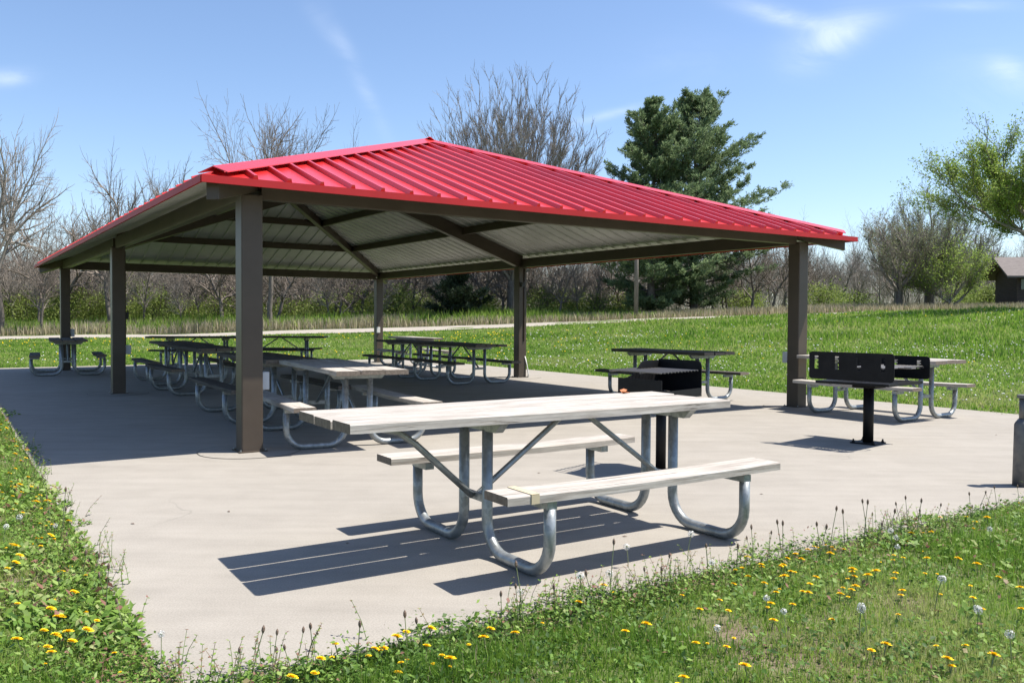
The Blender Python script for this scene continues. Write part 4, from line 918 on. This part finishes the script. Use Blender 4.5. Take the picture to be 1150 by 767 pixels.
place([seed_mesh(k, .09+.025*k, .0165) for k in range(4)], [gp(a, b, .13) for a, b in white], 'dandelion_clock', lambda x, y: 'round white dandelion seed head on a stalk '+('left of the slab' if side(x, y) == 'left' else 'in front of the slab'), 'dandelion', lambda x, y: 'dandelion seed heads '+('left of the slab' if side(x, y) == 'left' else 'in front of the slab'))
NAMES_M = ['stalk_brown', 'stem_green']
rs = random.Random(9); st_pts = []
for px, py in ((424,700),(430,695),(395,735),(534,690),(550,680),(620,640),(640,622),(660,640),(700,640),(730,625),(745,605),(758,600),(772,618),(853,602),(842,596),(872,590),(880,600),(900,585),(912,590),(925,583),(940,590),(952,580),(958,585),(962,583),(985,578),(1005,575),(1030,560),(1045,570),(1058,560),(560,682),(590,668),(615,655),(780,610),(800,606),(818,608),(888,592),(1018,566),(1075,552),(1100,548),(106,620),(118,600),(100,588),(125,640),(112,650),(92,560),(86,585),(130,680),(72,540),(140,660),(150,700),(80,552),(250,758),(262,750),(285,745),(300,750),(318,742),(330,745),(345,740)):
    st_pts.append(gp(px, py, .02))
st_pts = [(a, b) for a, b in st_pts]
def push_out(p):
    u, v = to_uv(*p); v += rs.uniform(-.05, .02)
    if SL[0]-.03 < u < SL[1] and SL[2]-.03 < v < SL[3]:
        if u-SL[0] < v-SL[2]: u = SL[0]-rs.uniform(.03, .12)
        else: v = SL[2]-rs.uniform(.03, .15)
    return to_xy(u, v)
place([stalk_mesh(k, .12+.022*k) for k in range(6)], [push_out(p) for p in st_pts], 'plantain_stalk', lambda x, y: 'thin brown headed plantain stalk rising at the '+('left' if side(x, y) == 'left' else 'front')+' rim of the slab', 'plant', lambda x, y: 'plantain stalks at the '+('left' if side(x, y) == 'left' else 'front')+' rim of the slab')

# ------------------------------------------------------------------ sky, sun, camera
SUN = Vector((.55, .03, 1)).normalized(); el = math.asin(SUN.z); az = math.atan2(SUN.x, SUN.y)
wd = bpy.data.worlds.new('World'); sc.world = wd; wd.use_nodes = True; nt = wd.node_tree; bg = nt.nodes['Background']
sky = nt.nodes.new('ShaderNodeTexSky'); sky.sky_type = 'NISHITA'; sky.sun_disc = False; sky.sun_elevation = el; sky.sun_rotation = az; sky.altitude = 200; sky.air_density = 1.0; sky.dust_density = .6; sky.ozone_density = 2.6
class W: node_tree = nt
tc = nt.nodes.new('ShaderNodeTexCoord')
def wmath(op, a, b=None, c=None):
    n = nt.nodes.new('ShaderNodeMath'); n.operation = op
    for i_, q in enumerate((a, b, c)):
        if q is None: continue
        if isinstance(q, (int, float)): n.inputs[i_].default_value = q
        else: nt.links.new(q, n.inputs[i_])
    return n.outputs[0]
sep = nt.nodes.new('ShaderNodeSeparateXYZ'); nt.links.new(tc.outputs['Generated'], sep.inputs[0])
# direction in tangent coordinates (bearing, elevation)
bx = wmath('DIVIDE', sep.outputs[0], sep.outputs[1]); bz = wmath('DIVIDE', sep.outputs[2], sep.outputs[1])
comb = nt.nodes.new('ShaderNodeCombineXYZ'); nt.links.new(bx, comb.inputs[0]); nt.links.new(bz, comb.inputs[1])
mp = nt.nodes.new('ShaderNodeMapping'); mp.inputs['Rotation'].default_value = (0, 0, -.5); mp.inputs['Scale'].default_value = (5, 16, 1); nt.links.new(comb.outputs[0], mp.inputs['Vector'])
nz = nt.nodes.new('ShaderNodeTexNoise'); nz.inputs['Scale'].default_value = 1.0; nz.inputs['Detail'].default_value = 9; nz.inputs['Roughness'].default_value = .62; nz.inputs['Distortion'].default_value = .8; nt.links.new(mp.outputs[0], nz.inputs['Vector'])
front = wmath('GREATER_THAN', sep.outputs[1], .05)
def blob(px, py, sx, sy, ang, amp):
    x0 = (px-575)/F_; z0 = (hor(px)-py)/F_
    dx = wmath('SUBTRACT', bx, x0); dz = wmath('SUBTRACT', bz, z0); ca, sa = math.cos(ang), math.sin(ang)
    a = wmath('DIVIDE', wmath('ADD', wmath('MULTIPLY', dx, ca), wmath('MULTIPLY', dz, sa)), sx/F_); b = wmath('DIVIDE', wmath('SUBTRACT', wmath('MULTIPLY', dz, ca), wmath('MULTIPLY', dx, sa)), sy/F_)
    r2 = wmath('ADD', wmath('MULTIPLY', a, a), wmath('MULTIPLY', b, b)); return wmath('MULTIPLY', wmath('EXPONENT', wmath('MULTIPLY', r2, -1)), amp)
tot = None
for args in ((925, 50, 38, 20, .55, 1.0), (875, 22, 52, 10, -.25, .75), (940, 36, 60, 16, .3, .35), (12, 89, 26, 9, .1, .6), (1128, 82, 26, 14, -.5, .42), (1085, 10, 50, 6, 0, .3), (404, 92, 62, 8, -1.13, .26), (370, 40, 40, 10, -.9, .18), (690, 128, 46, 5, .25, .45), (1105, 100, 60, 40, 0, .15), (760, 70, 60, 25, 0, .12)):
    b = blob(*args); tot = b if tot is None else wmath('ADD', tot, b)
nf = wmath('MULTIPLY', wmath('SUBTRACT', nz.outputs['Fac'], .30), 2.3)
fac = wmath('MULTIPLY', wmath('MULTIPLY', tot, nf), front); fac = wmath('MULTIPLY', wmath('MINIMUM', wmath('MAXIMUM', fac, 0), 1.0), .62)
mx = nt.nodes.new('ShaderNodeMix'); mx.data_type = 'RGBA'; nt.links.new(fac, mx.inputs[0]); tn = nt.nodes.new('ShaderNodeMix'); tn.data_type = 'RGBA'; tn.blend_type = 'MULTIPLY'; tn.inputs[0].default_value = 1; nt.links.new(sky.outputs[0], tn.inputs[6]); tn.inputs[7].default_value = (1.08, 1.09, 1.14, 1); nt.links.new(tn.outputs[2], mx.inputs[6]); mx.inputs[7].default_value = (8.2, 8.6, 9.2, 1)
nt.links.new(mx.outputs[2], bg.inputs[0]); bg.inputs[1].default_value = .095
sl = bpy.data.lights.new('sun', 'SUN'); sl.energy = 5.0; sl.angle = R(.53); sl.color = (1, .945, .865); so = bpy.data.objects.new('sun', sl); col.objects.link(so); so.rotation_euler = SUN.to_track_quat('Z', 'Y').to_euler()
cam = bpy.data.cameras.new('camera'); co = bpy.data.objects.new('camera', cam); col.objects.link(co); sc.camera = co
cam.sensor_width = 36; cam.lens = 36*957.45/1150; cam.clip_end = 2000; cam.clip_start = .05
pt, rl = -.0261, .0057; fw = Vector((0, math.cos(pt), math.sin(pt))); up0 = Vector((0, -math.sin(pt), math.cos(pt))); r0 = Vector((1, 0, 0)); rr = r0*math.cos(rl)+up0*math.sin(rl); uu = -r0*math.sin(rl)+up0*math.cos(rl)
M = Matrix((rr, uu, -fw)).transposed().to_4x4(); M.translation = Vector((0, 0, 1.2575)); co.matrix_world = M
vs_ = sc.view_settings; vs_.view_transform = 'Standard'; vs_.look = 'None'; vs_.gamma = 1; vs_.use_curve_mapping = False; vs_.exposure = 0.88
sc.render.engine = 'CYCLES'; sc.cycles.max_bounces = 6; sc.cycles.transparent_max_bounces = 4
